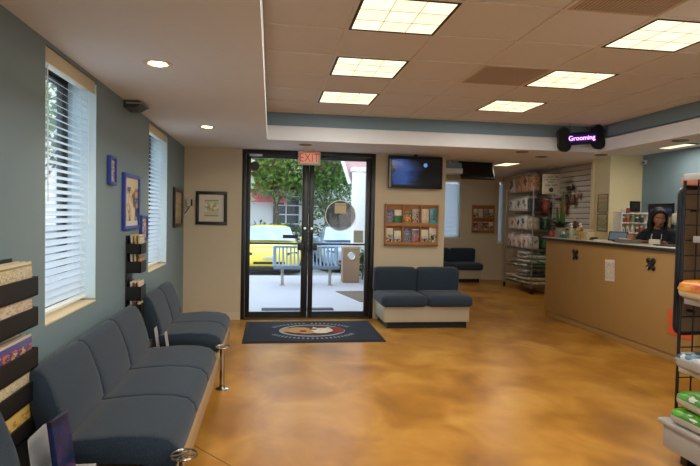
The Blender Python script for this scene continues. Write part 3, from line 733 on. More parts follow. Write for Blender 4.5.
def bench(y0, n, wd, label, r0, r1):
    t = thing('waiting_bench', label, 'bench', (-0.75, y0+n*wd/2, 0), group='slate blue benches along the blue wall')
    for i in range(n):
        seat_pad(y0+i*wd+0.004, y0+(i+1)*wd-0.004).build('seat', m_fab, t, ang=60)
        back_pad(y0+i*wd+0.003, y0+(i+1)*wd-0.003).build('backrest', m_fab, t, ang=60)
    MB().box(-0.470, -0.422, r0, r1, 0.155, 0.270, 0.006).build('front_rail', m_rail, t)
    MB().box(-1.02, -0.98, r0, r1, 0.20, 0.32, 0.004).build('rear_rail', m_leg, t)
    for k in range(n):
        y = y0+(k+0.5)*wd
        MB().box(-1.06, -0.52, y-0.02, y+0.02, 0.262, 0.302).box(-1.06, -1.03, y-0.02, y+0.02, 0.28, 0.60).build('bracket', m_leg, t)
    for y in (y0+0.1, y0+n*wd-0.1):
        MB().box(-0.98, -0.94, y-0.02, y+0.02, 0.012, 0.27).box(-0.62, -0.58, y-0.02, y+0.02, 0.012, 0.27).box(-1.02, -0.52, y-0.03, y+0.03, 0, 0.014).build('leg', m_leg, t)
    return t
bench(2.70, 3, 0.615, 'three-seat slate blue bench below the near blind', 2.50, 4.74)
bench(4.98, 2, 0.555, 'two-seat slate blue bench nearest the glass doors', 4.75, 6.10)
bench(1.08, 2, 0.60, 'slate blue bench end at the bottom corner beside the grey holder', 1.1, 2.49)
# side shelf between the benches with literature holders
m_acr = mat('grey_acrylic', 'a7a6a6', 0.35, noise=0.03)
def holder(y, label, z0, w_=0.20):
    t = thing('magazine_holder', label, 'magazine holder', (-0.78, y, 0), group='grey literature holders between benches')
    MB().box(-0.98, -0.74, y-0.10, y+0.10, z0, z0+0.012, 0.003).build('base', m_acr, t)
    for dx, hh in ((-0.10, 0.20), (-0.02, 0.16)):
        MB().rbox((-0.83+dx, y, z0+0.006+hh/2), (0.007, w_, hh), 0.02, 4, M=RY(-8)).build('divider', m_acr, t)
    MB().box(-0.88, -0.84, y-0.02, y+0.02, 0.012, z0).box(-0.95, -0.74, y-0.09, y+0.09, 0, 0.012).build('stand', m_leg, t)
holder(4.77, 'grey literature holder in the gap before the two-seat bench', 0.345, 0.11)
holder(2.41, 'grey literature holder at the bottom corner beside the upright book', 0.40)
o = MB().box(-0.065, 0.065, -0.012, 0.012, 0, 0.265, 0.002, M=T(-0.815, 2.365, 0.413) @ RZ(82) @ RX(-8)).build('upright_book', printed('book_dark', [(0, '3a2350'), (0.25, '16264a'), (0.62, '1d1a2c'), (0.92, '241f36')], 'Z', ('2c2a44', '1a2a55', '3f2a55'), prange=(0.35, 0.9)))
tag(o, 'dark covered book standing upright in front of the grey holder', 'book')
# chrome leash posts
def post(x, y, label, group):
    t = thing('leash_post', label, 'post', (x, y, 0), group=group)
    MB().lathe([(0, 0), (0.058, 0), (0.058, 0.008), (0.03, 0.014), (0.024, 0.03)], (x, y, 0), 24).build('base_plate', m_chrome, t)
    MB().cyl((x, y, 0.01), (x, y, 0.362), 0.021, seg=18).build('pole', m_chrome, t)
    b = MB().tube([(x+0.062*math.cos(i*PI/16), y+0.062*math.sin(i*PI/16), 0.368) for i in range(32)], 0.006, 6, True)
    b.build('top_ring', m_chrome, t)
    b = MB()
    for k in range(3):
        a = k*PI/3; b.tube([(x+0.06*math.cos(a), y+0.06*math.sin(a), 0.366), (x-0.06*math.cos(a), y-0.06*math.sin(a), 0.366)], 0.004, 6)
    b.cyl((x, y, 0.358), (x, y, 0.372), 0.020, seg=16)
    b.build('top_cross', m_chrome, t)
post(-0.392, 4.80, 'chrome floor post between the three-seat and two-seat benches', 'chrome floor posts')
post(-0.392, 2.66, 'chrome floor post with ring top at the bottom edge of the picture', 'chrome floor posts')

# ---------------------------------------------------------------- black brochure racks on the blue wall
m_rack = mat('rack_black', '0d0c0c', 0.5)
COV = {
 'cream':  printed('cover_cream', [(0, 'c9b894'), (0.55, 'd6c9a6'), (0.86, '8a7a4e'), (0.92, 'd6c9a6')], 'Z', ('b9ab86', 'd6c9a6', 'a8987a'), pscale=14, prange=(0.5, 0.85)),
 'tan':    printed('cover_tan', [(0, 'bfa98a'), (0.6, 'd4bfa0')], 'Z', ('b59c7c', 'd4c2a6'), pscale=14, prange=(0.3, 0.9)),
 'purple': printed('cover_purple', [(0, '45386e'), (0.7, '5a4c88'), (0.92, 'c9bfa6')], 'Z', ('d0a050', '453a78', 'c26a3a'), prange=(0.2, 0.75)),
 'yellow': printed('cover_yellow', [(0, 'b98c3a'), (0.5, 'd2b060')], 'Z', ('a87c38', 'd2b060'), pscale=10, prange=(0.2, 0.8)),
 'green':  printed('cover_green', [(0, 'cfc8ac'), (0.1, '24622a'), (0.62, 'd6cdb0')], 'Z', None),
 'orange': printed('cover_orange', [(0, 'b9822c'), (0.75, '5a4a2a'), (0.9, '8a6a34')], 'Z', ('d8a23a', 'b9762a', '5c4420'), prange=(0.2, 0.75)),
 'grey':   printed('cover_grey', [(0, '8e8478'), (0.85, 'a59a88')], 'Z', ('5a5048', 'b5aa98', '7a2f2a'), prange=(0.1, 0.85)),
 'teal':   printed('cover_teal', [(0, '2aa0a8'), (0.8, '1f8a98')], 'Z', ('7a1f2c', '2aa0a8', '20606c'), prange=(0.3, 0.8)),
 'navy':   printed('cover_navy', [(0, '6a6a78'), (0.85, '2f3c72')], 'Z', ('34406a', '8a8a90', '4a4658'), prange=(0.1, 0.85)),
 'white':  printed('cover_white', [(0, 'c8bea6'), (0.9, 'd4cab2')], 'Z', ('2a221c', 'd0c6ae', '6a5a44'), pscale=4, prange=(0.15, 0.6)),
 'dog':    printed('cover_dog', [(0, 'c4b89e'), (0.6, 'd2c8b0')], 'Z', ('3c3a2c', 'c8bda4', '4e5a3a'), pscale=4, prange=(0.1, 0.4)),
 'blue':   printed('cover_blue', [(0, '4a6a8a'), (0.6, '35557c'), (0.9, 'a8b4b8')], 'Z', None),
 'red':    printed('cover_red', [(0, 'b8a888'), (0.3, '8a3226'), (0.9, 'c9b898')], 'Z', ('c9b898', '6a2a20'), prange=(0.3, 0.7)),
}
def wall_rack(y0, y1, tiers, label, depth=0.125, zt=1.30):
    t = thing('brochure_rack', label, 'brochure rack', (XL, (y0+y1)/2, tiers[-1][0]-0.03), group='black tiered brochure racks')
    MB().box(XL+0.001, XL+0.012, y0, y1, tiers[-1][0]-0.03, zt, 0.002).build('back_plate', m_rack, t)
    for (zb, zf) in tiers:
        b = MB()
        b.box(XL+0.012, XL+depth, y0, y1, zb-0.006, zb)                      # pocket floor
        b.box(XL+depth-0.008, XL+depth, y0, y1, zb-0.006, zf)                  # pocket front
        for y in (y0, y1-0.008): b.box(XL+0.012, XL+depth, y, y+0.008, zb-0.006, zf)
        b.build('pocket', m_rack, t)
tN = [(1.125, 1.207), (0.983, 1.064), (0.787, 0.872), (0.643, 0.727), (0.49, 0.56)]
wall_rack(2.36, 2.76, tN, 'black tiered brochure rack cut by the picture edge beside the near blind', zt=1.29)
tF = [(1.165, 1.245), (1.003, 1.095), (0.768, 0.882), (0.623, 0.73)]
wall_rack(4.83, 5.03, tF, 'black tiered brochure rack on the blue wall between the two benches', zt=1.31)
def magazine(y0, y1, z, h, xoff, cov, label, group, lean=6, th=0.007):
    o = MB().box(-(y1-y0)/2, (y1-y0)/2, -th/2, th/2, 0, h, 0.001, M=T(XL+xoff, (y0+y1)/2, z) @ RZ(90) @ RX(lean)).build('magazine', COV[cov])
    tag(o, label, 'magazine', group)
g = 'magazines in the near black rack'
nm = ['top', 'second', 'third', 'fourth', 'bottom']
spec = [('cream', 'tan', 'white'), ('tan', 'cream', 'white'), ('purple', 'red', 'cream'), ('cream', 'red', 'tan'), ('yellow', 'blue', 'navy')]
look = {'cream': 'cream', 'tan': 'tan', 'white': 'white', 'purple': 'purple', 'red': 'red', 'yellow': 'yellow', 'blue': 'blue', 'navy': 'navy', 'orange': 'orange', 'grey': 'grey', 'green': 'green'}
for k, (zb, zf) in enumerate(tN):
    for q, c in enumerate(spec[k]):
        magazine(2.385+0.012*q, 2.735-0.004*q, zb, 0.155 if k != 4 else 0.13, 0.112-0.026*q, c,
                 '%s magazine, %s in the %s pocket of the near black rack' % (look[c], ('foremost', 'second from front', 'rearmost')[q], nm[k]), g, lean=-4, th=0.012 if q else 0.007)
g = 'magazines in the far black rack'
spec = [('cream', 'yellow', 'white'), ('orange', 'cream', 'tan'), ('tan', 'red', 'white'), ('cream', 'red', 'white')]
for k, (zb, zf) in enumerate(tF):
    for q, c in enumerate(spec[k]):
        magazine(4.845, 5.015, zb, 0.155 if k != 3 else 0.14, 0.112-0.03*q, c,
                 '%s magazine, %s in the %s pocket of the far black rack' % (look[c], ('foremost', 'second from front', 'rearmost')[q], nm[k]), g, lean=-4, th=0.016)

# ---------------------------------------------------------------- wooden leaflet racks
m_oak = mat('oak_rack', 'a86f34', 0.5, noise=0.15, scale=15)
def oak_rack(x0, x1, y, z0, z1, ncol, label, dep=0.07):
    t = thing('leaflet_rack', label, 'leaflet rack', ((x0+x1)/2, y, z0))
    MB().box(x0, x1, y-0.012, y-0.001, z0, z1).build('back_board', mat('oak_back', '96622e', 0.55, noise=0.15, scale=15), t)
    b = MB()
    b.box(x0, x0+0.018, y-dep, y-0.012, z0, z1).box(x1-0.018, x1, y-dep, y-0.012, z0, z1).box(x0, x1, y-dep, y-0.012, z0, z0+0.018).box(x0, x1, y-dep*0.5, y-0.012, z1-0.02, z1)
    b.build('side_frame', m_oak, t)
    zm = (z0+z1)/2
    MB().box(x0+0.018, x1-0.018, y-dep, y-0.012, zm-0.02, zm-0.004).build('shelf', m_oak, t)
    for z in (z0, zm-0.02): MB().box(x0+0.018, x1-0.018, y-dep, y-dep+0.008, z, z+0.055 if z == z0 else z+0.05).build('retaining_lip', m_oak, t)
    for i in range(1, ncol):
        x = x0+(x1-x0)*i/ncol; MB().box(x-0.008, x+0.008, y-dep, y-0.012, z0+0.018, z1-0.02).build('partition', m_oak, t)
    return zm
x0, x1, z0, z1 = 1.662, 2.468, 1.092, 1.702
zm = oak_rack(x0, x1, D, z0, z1, 3, 'oak leaflet rack below the television on the wall pier')
def leaflet(x, y, z, w_, h_, cov, label, group, lean=-6):
    o = MB().box(-w_/2, w_/2, -0.004, 0.004, 0, h_, 0.001, M=T(x, y, z) @ RX(lean)).build('leaflet', COV[cov]); tag(o, label, 'leaflet', group)
cw = (x1-x0)/3
top = [('navy', 0.22, 'grey and navy leaflet, first in the top row of the oak rack'), ('green', 0.22, 'white leaflet with a green block in the oak rack top row'), ('orange', 0.20, 'orange leaflet in the oak rack top row'),
       ('grey', 0.235, 'tall grey picture leaflet with a green head rising above the oak rack'), ('tan', 0.24, 'plain cream leaflet beside the teal one in the oak rack'), ('teal', 0.25, 'teal leaflet at the end of the oak rack top row')]
bot = [('white', 0.235, 'white leaflet with a dark figure, first in the oak rack bottom row'), ('dog', 0.20, 'pale leaflet with a small dark animal, second in the oak rack bottom row'), ('navy', 0.23, 'dark leaflet with pale shapes in the bottom middle bay'),
       ('purple', 0.23, 'purple leaflet in the oak rack bottom row'), ('dog', 0.22, 'pale leaflet with brown marks beside the tall end leaflet'), ('white', 0.265, 'tall pale leaflet at the end of the oak rack bottom row')]
for i in range(6):
    x = x0+cw*(i//2)+cw*(0.27 if i % 2 == 0 else 0.73)
    leaflet(x, D-0.048, zm, 0.108, top[i][1], top[i][0], top[i][2], 'leaflets in the oak rack')
    leaflet(x, D-0.048, z0+0.018, 0.108, bot[i][1], bot[i][0], bot[i][2], 'leaflets in the oak rack')
# far leaflet rack in the side area
fx0, fx1, fz0, fz1 = 4.885, 5.445, 1.17, 1.835
zmf = oak_rack(fx0, fx1, YF, fz0, fz1, 1, 'small oak leaflet rack on the far wall above the far sofa')
cv = [['white', 'tan', 'grey', 'white'], ['red', 'grey', 'red', 'white']]
for r_ in range(2):
    for i in range(4):
        c = cv[r_][i]
        leaflet(fx0+0.075+i*0.137, YF-0.045, (zmf if r_ == 0 else fz0+0.018), 0.11, 0.24, c,
                '%s leaflet, %s from the sofa side in the %s row of the far oak rack' % (look[c], ('first', 'second', 'third', 'fourth')[i], ('top', 'bottom')[r_]), 'leaflets in the far oak rack')

# ---------------------------------------------------------------- upholstered sofas with laminate bases
m_lam = mat('sofa_base_laminate', 'b7a98f', 0.5, noise=0.04)
m_pl = mat('plinth_black', '0f0f10', 0.6)
def sofa(x0, x1, yf, yb, label, n=2, loc=None):
    t = thing('two_seat_sofa', label, 'sofa', ((x0+x1)/2, (yf+yb)/2, 0))
    MB().box(x0+0.10, x1-0.06, yf+0.14, yb-0.02, 0, 0.092).build('plinth', m_pl, t)
    MB().box(x0+0.05, x1-0.04, yf+0.09, yb, 0.092, 0.305, 0.004).build('base', m_lam, t)
    wd = (x1-x0)/n
    for i in range(n):
        a, c = x0+i*wd, x0+(i+1)*wd
        MB().rbox(((a+c)/2, (yf+yb)/2-0.045, 0.378), (wd-0.004, yb-yf-0.11, 0.150), 0.055, 8, (0.0, 0.008, 0.012)).build('seat', m_fab, t, ang=70)
        MB().rbox(((a+c)/2, yb-0.10, 0.60), (wd-0.004, 0.17, 0.36), 0.05, 8, (0, 0.012, 0.008), M=RX(7)).build('backrest', m_fab, t, ang=70)
    return t
sofa(1.485, 2.765, 7.10, 7.90, 'two-seat slate sofa with beige base below the oak leaflet rack')
sofa(3.66, 4.94, 12.15, 12.88, 'slate sofa against the far wall, half hidden by the wall pier')
# ---------------------------------------------------------------- reception counter
m_maple = mat('counter_maple', 'a37e48', 0.45, noise=0.07, scale=5)
CT = 1.245
t = thing('reception_counter', 'long maple reception counter with a pale top and dark edge', 'counter', (4.55, 6.5, 0))
MB().box(4.31, 4.80, 5.0, 8.11, 0.095, CT-0.045, 0.002).build('body', m_maple, t)
MB().box(4.328, 4.78, 5.0, 8.08, 0, 0.095, 0.002).build('toe_base', mat('toe_base_tan', 'a37e48', 0.5, noise=0.05), t)
MB().box(4.265, 4.82, 4.98, 8.15, CT-0.045, CT-0.010, 0.003).build('edge_band', mat('counter_edge_dark', '23252a', 0.35), t)
MB().box(4.268, 4.817, 4.983, 8.147, CT-0.010, CT, 0.002).build('countertop', mat('counter_top_stone', 'c9c0a8', 0.35, noise=0.12, scale=60), t)
def hook(y, z, s_, label):
    t = thing('leash_hook', label, 'hook', (4.31, y, z), group='black double-lobed leash hooks on the counter')
    b = MB()
    for a, c in ((-1, 1), (1, 1), (-1, -1), (1, -1)): b.ell((4.300, y+a*0.042*s_, z+c*0.04*s_), (0.012, 0.036*s_, 0.034*s_))
    b.box(4.292, 4.31, y-0.04*s_, y+0.04*s_, z-0.045*s_, z+0.045*s_, 0.004)
    b.build('bone_plate', mat('hook_black', '111013', 0.3), t)
    MB().tube([(4.295, y, z-0.01), (4.262, y, z-0.03), (4.255, y, z-0.05), (4.268, y, z-0.07)], 0.006).build('peg', m_chrome, t)
hook(7.261, 1.03, 1.0, 'black leash hook on the counter nearer the plant')
hook(5.69, 1.035, 1.0, 'black leash hook on the counter front below the woman')
o = MB().box(-0.10, 0.10, -0.137, 0.137, 0.001, 0.003, M=face_left(4.307, 6.45, 0.887) @ Matrix.Rotation(R(3), 4, 'Z')).build('paper_notice', printed('notice_white', [(0, 'd9cfbf'), (0.9, 'e0d7c8')], 'Z', ('d9cfbf', 'cfc3b2', 'b5a898'), pscale=14, prange=(0.1, 0.85)))
tag(o, 'white paper notice taped to the middle of the counter front', 'notice')
o = MB().box(4.300, 4.3085, 5.04, 5.38, 0.31, 0.58).build('orange_poster', mat('orange_paper', 'd0582a', 0.6)); tag(o, 'orange paper on the counter front behind the black-framed panel', 'paper')

# things on the counter
cg = 'small things on the counter'
t = thing('potted_cactus', 'tall green cactus in a grey pot on the counter end', 'plant', (4.48, 8.0, CT))
MB().lathe([(0, 0), (0.062, 0), (0.075, 0.14), (0.078, 0.15), (0.068, 0.15), (0.066, 0.13), (0, 0.13)], (4.48, 8.0, CT), 20).build('pot', mat('pot_grey', '8d8378', 0.6), t)
b = MB()
def cactus_arm(p, h, r, dx, dy):
    rings = []
    for k in range(11):
        f = k/10; rr = r*(1-0.25*f)*math.sqrt(max(0.02, 1-max(0, (f-0.75)/0.26)**2))
        rings.append([(p[0]+dx*f+rr*(1+0.16*math.cos(6*a*PI/12))*math.cos(a*PI/12), p[1]+dy*f+rr*(1+0.16*math.cos(6*a*PI/12))*math.sin(a*PI/12), p[2]+h*f) for a in range(24)])
    b.loft(rings)
cactus_arm((4.48, 8.0, CT+0.12), 0.60, 0.030, 0.02, -0.03)
cactus_arm((4.46, 8.035, CT+0.12), 0.36, 0.026, -0.02, 0.02); cactus_arm((4.50, 7.96, CT+0.12), 0.28, 0.020, 0.01, -0.02)
b.build('stem', mat('cactus_green', '40591f', 0.5, noise=0.2, scale=30), t)
b = MB(); random.seed(11)
for k in range(150):
    a = random.random()*2*PI; l = 0.06+0.10*random.random(); z = CT+0.14+0.07*random.random()
    c = Vector((4.48+0.04*math.cos(a), 8.0+0.04*math.sin(a), z)); d = Vector((math.cos(a), math.sin(a), 0.5)).normalized(); s_ = d.cross(Vector((0, 0, 1))).normalized()*0.010
    b.quad(c-s_*0.4, c+s_*0.4, c+d*l*0.6+s_, c+d*l*0.6-s_); b.quad(c+d*l*0.6-s_, c+d*l*0.6+s_, c+d*l+s_*0.1+Vector((0, 0, -0.01)), c+d*l-s_*0.1+Vector((0, 0, -0.01)))
b.build('leaves', mat('leaf_green', '24461a', 0.5, noise=0.3), t, ang=0)
t = thing('candle_jar', 'red jar beside the potted cactus on the counter', 'jar', (4.37, 8.06, CT))
MB().lathe([(0, 0), (0.042, 0), (0.047, 0.01), (0.047, 0.075), (0.036, 0.09), (0.036, 0.10), (0, 0.10)], (4.37, 8.06, CT), 18).build('jar_body', mat('jar_red', '8c4038', 0.3), t)
MB().lathe([(0, 0.1), (0.040, 0.1), (0.040, 0.118), (0.012, 0.124), (0.012, 0.135), (0, 0.137)], (4.37, 8.06, CT), 18).build('lid', mat('jar_lid', '6b2f2a', 0.3), t)
def pump(x, y, col, liq, label):
    t = thing('pump_bottle', label, 'bottle', (x, y, CT), group='pump bottles on the counter')
    MB().lathe([(0, 0), (0.036, 0), (0.040, 0.006), (0.040, 0.115), (0.034, 0.14), (0.016, 0.152), (0.014, 0.165), (0, 0.165)], (x, y, CT), 18).build('bottle_body', mat(liq, col, 0.15), t)
    MB().lathe([(0, 0.165), (0.018, 0.165), (0.018, 0.185), (0.008, 0.19), (0.006, 0.215), (0.013, 0.217), (0.013, 0.232), (0, 0.234)], (x, y, CT), 14).tube([(x, y, CT+0.222), (x-0.03, y-0.015, CT+0.222), (x-0.042, y-0.02, CT+0.212)], 0.006, 8).build('pump_head', m_white, t)
pump(4.50, 7.72, 'a9a878', 'gel_pale', 'pump bottle beside the cactus on the counter')
pump(4.52, 7.50, '8f9a78', 'gel_green', 'pump bottle beside the yellow dog figure on the counter')
t = thing('tape_dispenser', 'teal tape dispenser in front of the pump bottles', 'tape dispenser', (4.40, 7.76, CT))
MB().rbox((4.40, 7.76, CT+0.03), (0.07, 0.16, 0.06), 0.02, 4).build('body', mat('teal_plastic', '1f6c6c', 0.3), t)
MB().lathe([(0.018, -0.012), (0.036, -0.012), (0.036, 0.012), (0.018, 0.012), (0.018, -0.012)], (4.40, 7.78, CT+0.065), 18, M=RY(90)).build('tape_roll', mat('tape_cream', 'c9c3a4', 0.4), t)
t = thing('dog_figurine', 'small yellow sitting dog figurine on the counter', 'figurine', (4.44, 7.36, CT))
MB().ell((4.44, 7.37, CT+0.045), (0.045, 0.05, 0.052)).ell((4.42, 7.35, CT+0.085), (0.035, 0.038, 0.05)).ell((4.405, 7.345, CT+0.145), (0.040, 0.044, 0.038)).ell((4.365, 7.340, CT+0.135), (0.022, 0.022, 0.016)).ell((4.41, 7.30, CT+0.015), (0.03, 0.018, 0.016)).ell((4.40, 7.40, CT+0.015), (0.03, 0.018, 0.016)).build('body', mat('figurine_yellow', 'b0904f', 0.4), t)
MB().ell((4.412, 7.298, CT+0.145), (0.02, 0.012, 0.032)).ell((4.412, 7.392, CT+0.145), (0.02, 0.012, 0.032)).build('ear', mat('figurine_ear', '8a5a24', 0.4), t)
MB().ell((4.345, 7.340, CT+0.14), (0.006, 0.007, 0.005)).ell((4.372, 7.325, CT+0.158), (0.005, 0.005, 0.006)).ell((4.372, 7.358, CT+0.158), (0.005, 0.005, 0.006)).build('face_detail', m_black, t)
t = thing('card_box', 'beige box of cards beside the dog figurine', 'box', (4.44, 7.18, CT))
MB().box(4.39, 4.49, 7.10, 7.27, CT, CT+0.115, 0.003).build('box_body', mat('card_box_tan', 'c4ab86', 0.5), t)
for k in range(3): MB().box(4.41+0.025*k, 4.414+0.025*k, 7.11, 7.26, CT+0.01, CT+0.15).build('card', mat('card_white', 'cfc4ae', 0.5), t)
t = thing('stapler', 'black stapler beyond the beige card box', 'stapler', (4.42, 7.0, CT))
MB().box(4.40, 4.44, 6.92, 7.08, CT, CT+0.012, 0.003).build('base', m_black, t); MB().rbox((4.42, 7.0, CT+0.032), (0.034, 0.155, 0.024), 0.01, 3, M=RX(-4)).build('arm', m_black, t)
o = MB().box(4.36, 4.44, 6.84, 6.92, CT, CT+0.012, 0.003).build('note_pad', m_white); tag(o, 'small white note pad next to the stapler', 'note pad')
t = thing('small_monitor', 'small dark-framed screen with a pale blue picture on the counter', 'monitor', (4.56, 6.66, CT))
Mm = T(4.54, 6.66, CT+0.012) @ RZ(-58) @ RX(-14)
MB().box(-0.125, 0.125, -0.008, 0.008, 0, 0.125, 0.004, M=Mm).build('bezel', m_black, t)
MB().box(-0.11, 0.11, -0.0095, -0.0075, 0.014, 0.112, M=Mm).build('screen', emit('screen_paleblue', '5d7482', 0.05), t)
MB().box(4.50, 4.62, 6.60, 6.72, CT, CT+0.012, 0.003).build('foot', m_black, t)
t = thing('pen_cup', 'dark pen cup behind the small screen', 'cup', (4.68, 6.70, CT))
MB().lathe([(0, 0), (0.036, 0), (0.038, 0.11), (0.034, 0.11), (0.032, 0.01), (0, 0.01)], (4.68, 6.70, CT), 16).build('cup_body', m_black, t)
for k, a in enumerate((0.3, 2.0, 4.1)): MB().cyl((4.68+0.01*math.cos(a), 6.70+0.01*math.sin(a), CT+0.012), (4.68+0.035*math.cos(a), 6.70+0.035*math.sin(a), CT+0.175), 0.0045, seg=8).build('pen', m_dark, t)
t = thing('wire_basket', 'clear tray of papers on the counter in front of the woman', 'tray', (4.45, 6.32, CT))
b = MB()
for q in ((4.36, 4.365, 6.20, 6.45), (4.545, 4.55, 6.20, 6.45), (4.365, 4.545, 6.20, 6.205), (4.365, 4.545, 6.445, 6.45)): b.box(*q, CT, CT+0.05)
b.box(4.36, 4.55, 6.20, 6.45, CT, CT+0.004)
b.build('tray_body', mat('tray_grey', '77736a', 0.2), t)
MB().box(-0.10, 0.10, -0.07, 0.07, 0, 0.03, M=T(4.455, 6.325, CT+0.02) @ RZ(82) @ RX(10)).build('papers', mat('paper_white', 'cfc9bc', 0.6), t)
o = MB().lathe([(0, 0), (0.04, 0), (0.045, 0.10), (0.042, 0.10), (0.038, 0.006), (0, 0.006)], (4.62, 6.50, CT), 16).build('orange_cup', mat('cup_orange', 'b56a48', 0.4)); tag(o, 'orange cup behind the tray of papers on the counter', 'cup')
o = MB().rbox((4.50, 5.66, CT+0.009), (0.20, 0.28, 0.018), 0.008, 4).build('clipboard', mat('clipboard_black', '17161a', 0.4)); tag(o, 'black clipboard lying on the counter under the woman\'s hand', 'clipboard')

# ---------------------------------------------------------------- partition wall pictures, shelf and poster
m_thin = mat('frame_grey', '6c6248', 0.4)
framed('notice_frame', 'upper thin-framed notice with a pink heading on the cream wall', 'picture', face_left(5.2, 8.02, 1.795), 0.27, 0.285, 0.012, m_thin, printed('notice_pinkhead', [(0, 'b7ad83'), (0.72, 'b98a66'), (0.88, 'b7ad83')], 'Z', ('b7ad83', 'a59c74', '8c8666'), pscale=12, prange=(0.08, 0.65)), 0, 0.015)
framed('notice_frame', 'lower thin-framed notice of plain text on the cream wall', 'picture', face_left(5.2, 8.02, 1.49), 0.27, 0.275, 0.012, m_thin, printed('notice_plain', [(0, 'b7ad83'), (0.9, 'b7ad83')], 'Z', ('b7ad83', 'a59c74', '8c8666'), pscale=12, prange=(0.12, 0.85)), 0, 0.015)
framed('picture_frame', 'small black picture frame on the cream wall above the white shelf', 'picture', face_front(5.635, 7.87, 1.75), 0.17, 0.165, 0.02, m_black, printed('black_collage', [(0, '1a1512'), (0.5, '241c18')], 'Z', ('1a1512', '4a4238', '2a1c18'), pscale=5, prange=(0.1, 0.9)), 0, 0.02)
t = thing('wall_shelf', 'white two-tier shelf on the cream wall behind the woman', 'shelf', (5.5, 7.8, 1.30))
for z in (1.345, 1.50, 1.64): MB().box(5.29, 5.72, 7.66, 7.868, z-0.012, z, 0.002).build('shelf_board', m_white, t)
for x in (5.278, 5.72): MB().box(x, x+0.012, 7.66, 7.868, 1.33, 1.66).build('side_panel', m_white, t)
random.seed(5)
cols = ['c9bfa8', 'a5563c', '3d3a34', 'b9b2a0', '6d7a5a', 'd2c6aa', '8c3a2e', '4a463e']
pl = ['first', 'second', 'third', 'fourth', 'fifth']
cn = {'c9bfa8': 'cream', 'a5563c': 'rust red', '3d3a34': 'dark', 'b9b2a0': 'pale grey', '6d7a5a': 'green', 'd2c6aa': 'ivory', '8c3a2e': 'red', '4a463e': 'charcoal'}
for lv, z in (('middle', 1.50), ('lower', 1.345), ('top', 1.64)):
    for i in range(5 if lv != 'top' else 2):
        x = 5.345+i*0.078; c = cols[(i*3+len(lv)) % 8]; h = 0.075+0.04*((i*7) % 3)/2
        t = thing('medicine_bottle', '%s medicine bottle, %s toward the blue wall, %s board of the white shelf' % (cn[c], pl[i], lv), 'bottle', (x, 7.72, z), group='bottles on the white wall shelf')
        MB().lathe([(0, 0), (0.026, 0), (0.028, 0.004), (0.028, h*0.75), (0.018, h*0.88), (0.018, h*0.9), (0, h*0.9)], (x, 7.72, z), 14).build('bottle_body', mat('med_'+c, c, 0.4), t)
        MB().lathe([(0, h*0.9), (0.02, h*0.9), (0.02, h*1.15), (0, h*1.15)], (x, 7.72, z), 14).build('cap', m_white, t)
o = framed('framed_poster', 'dark poster of a pale animal on the blue wall behind the woman', 'poster', face_left(XB, 7.41, 1.48), 0.52, 0.62, 0.03, m_black,
       printed('poster_art', [(0, '20242a'), (0.75, '1c2850'), (0.85, '3c4a78'), (0.92, '1a2240')], 'Z', ('1d211f', '9a8f6c', '4a4a3c'), pscale=2.2, prange=(0.05, 0.72)), 0, 0.03)
t = thing('plastic_bag', 'white bag hanging on the blue wall beside the dark poster', 'bag', (5.70, 7.05, 1.47))
MB().rbox((5.70, 7.05, 1.56), (0.07, 0.13, 0.17), 0.03, 5, (0.01, 0.01, 0)).build('bag_body', mat('bag_white', 'b9b49e', 0.4), t)
MB().tube([(5.72, 7.02, 1.63), (5.735, 7.04, 1.74), (5.742, 7.05, 1.775), (5.735, 7.06, 1.74), (5.72, 7.08, 1.63)], 0.006).build('handle', mat('bag_white', 'b9b49e'), t)
MB().cyl((5.725, 7.05, 1.765), (5.75, 7.05, 1.765), 0.006).build('hook', m_black, t)

# ---------------------------------------------------------------- slat wall panel with goods
t = thing('slat_wall_panel', 'pale grooved slat wall panel on the wall behind the wire shelving', 'slat wall', (XS-0.02, 10.0, 0.4))
b = MB()
z = 0.45
while z < 2.48:
    b.box(XS-0.022, XS-0.001, 8.36, 12.2, z, z+0.088, 0.004); z += 0.10
b.build('slats', mat('slat_board', 'b3ada2', 0.45, noise=0.03), t)
MB().box(XS-0.012, XS-0.0005, 8.36, 12.2, 0.45, 2.49).build('groove_backing', mat('groove_dark', '5c5448', 0.7), t)
g = 'goods hanging on the slat wall'
def hang(y, z, w_, h_, m, label, name='hanging_pack', d=0.04):
    t = thing(name, label, 'pack', (XS-0.06, y, z), group=g)
    MB().rbox((XS-0.085, y, z+h_/2), (d, w_, h_), min(d*0.45, 0.02), 4, (0.01, 0, 0)).build('pouch', m, t)
    MB().box(XS-0.088, XS-0.080, y-w_*0.25, y+w_*0.25, z+h_-0.005, z+h_+0.05, 0.002).build('header_tab', mat('tab_white', 'b9b0a0', 0.5), t)
    MB().tube([(XS-0.022, y, z+h_+0.035), (XS-0.14, y, z+h_+0.04)], 0.004, 6).build('peg_hook', m_chrome, t)
m_redp = printed('pack_red', [(0, '8c1f1c'), (0.7, 'a8302a')], 'Z', ('8c1f1c', 'c07a6a', '6a1412'), prange=(0.25, 0.7))
m_darkp = printed('pack_dark', [(0, '2c2224'), (0.8, '4a2f2c')], 'Z', ('2c2224', '8a5a4a', '1a1818'), prange=(0.15, 0.8))
hang(9.93, 1.63, 0.24, 0.22, m_redp, 'red pouch hanging on the slat wall below the single small red pack')
hang(10.75, 1.60, 0.24, 0.24, m_redp, 'red pouch hanging on the slat wall nearest the wire shelving')
hang(10.19, 2.06, 0.12, 0.14, m_redp, 'small red pack hanging high on the slat wall beside the paper sign')
hang(9.84, 1.80, 0.13, 0.20, m_darkp, 'first dark picture pack of the pair at mid height on the slat wall')
hang(9.60, 1.80, 0.13, 0.20, m_darkp, 'second dark picture pack of the pair at mid height on the slat wall')
hang(10.12, 1.90, 0.24, 0.05, m_darkp, 'flat dark pack hanging just above the red pouch')
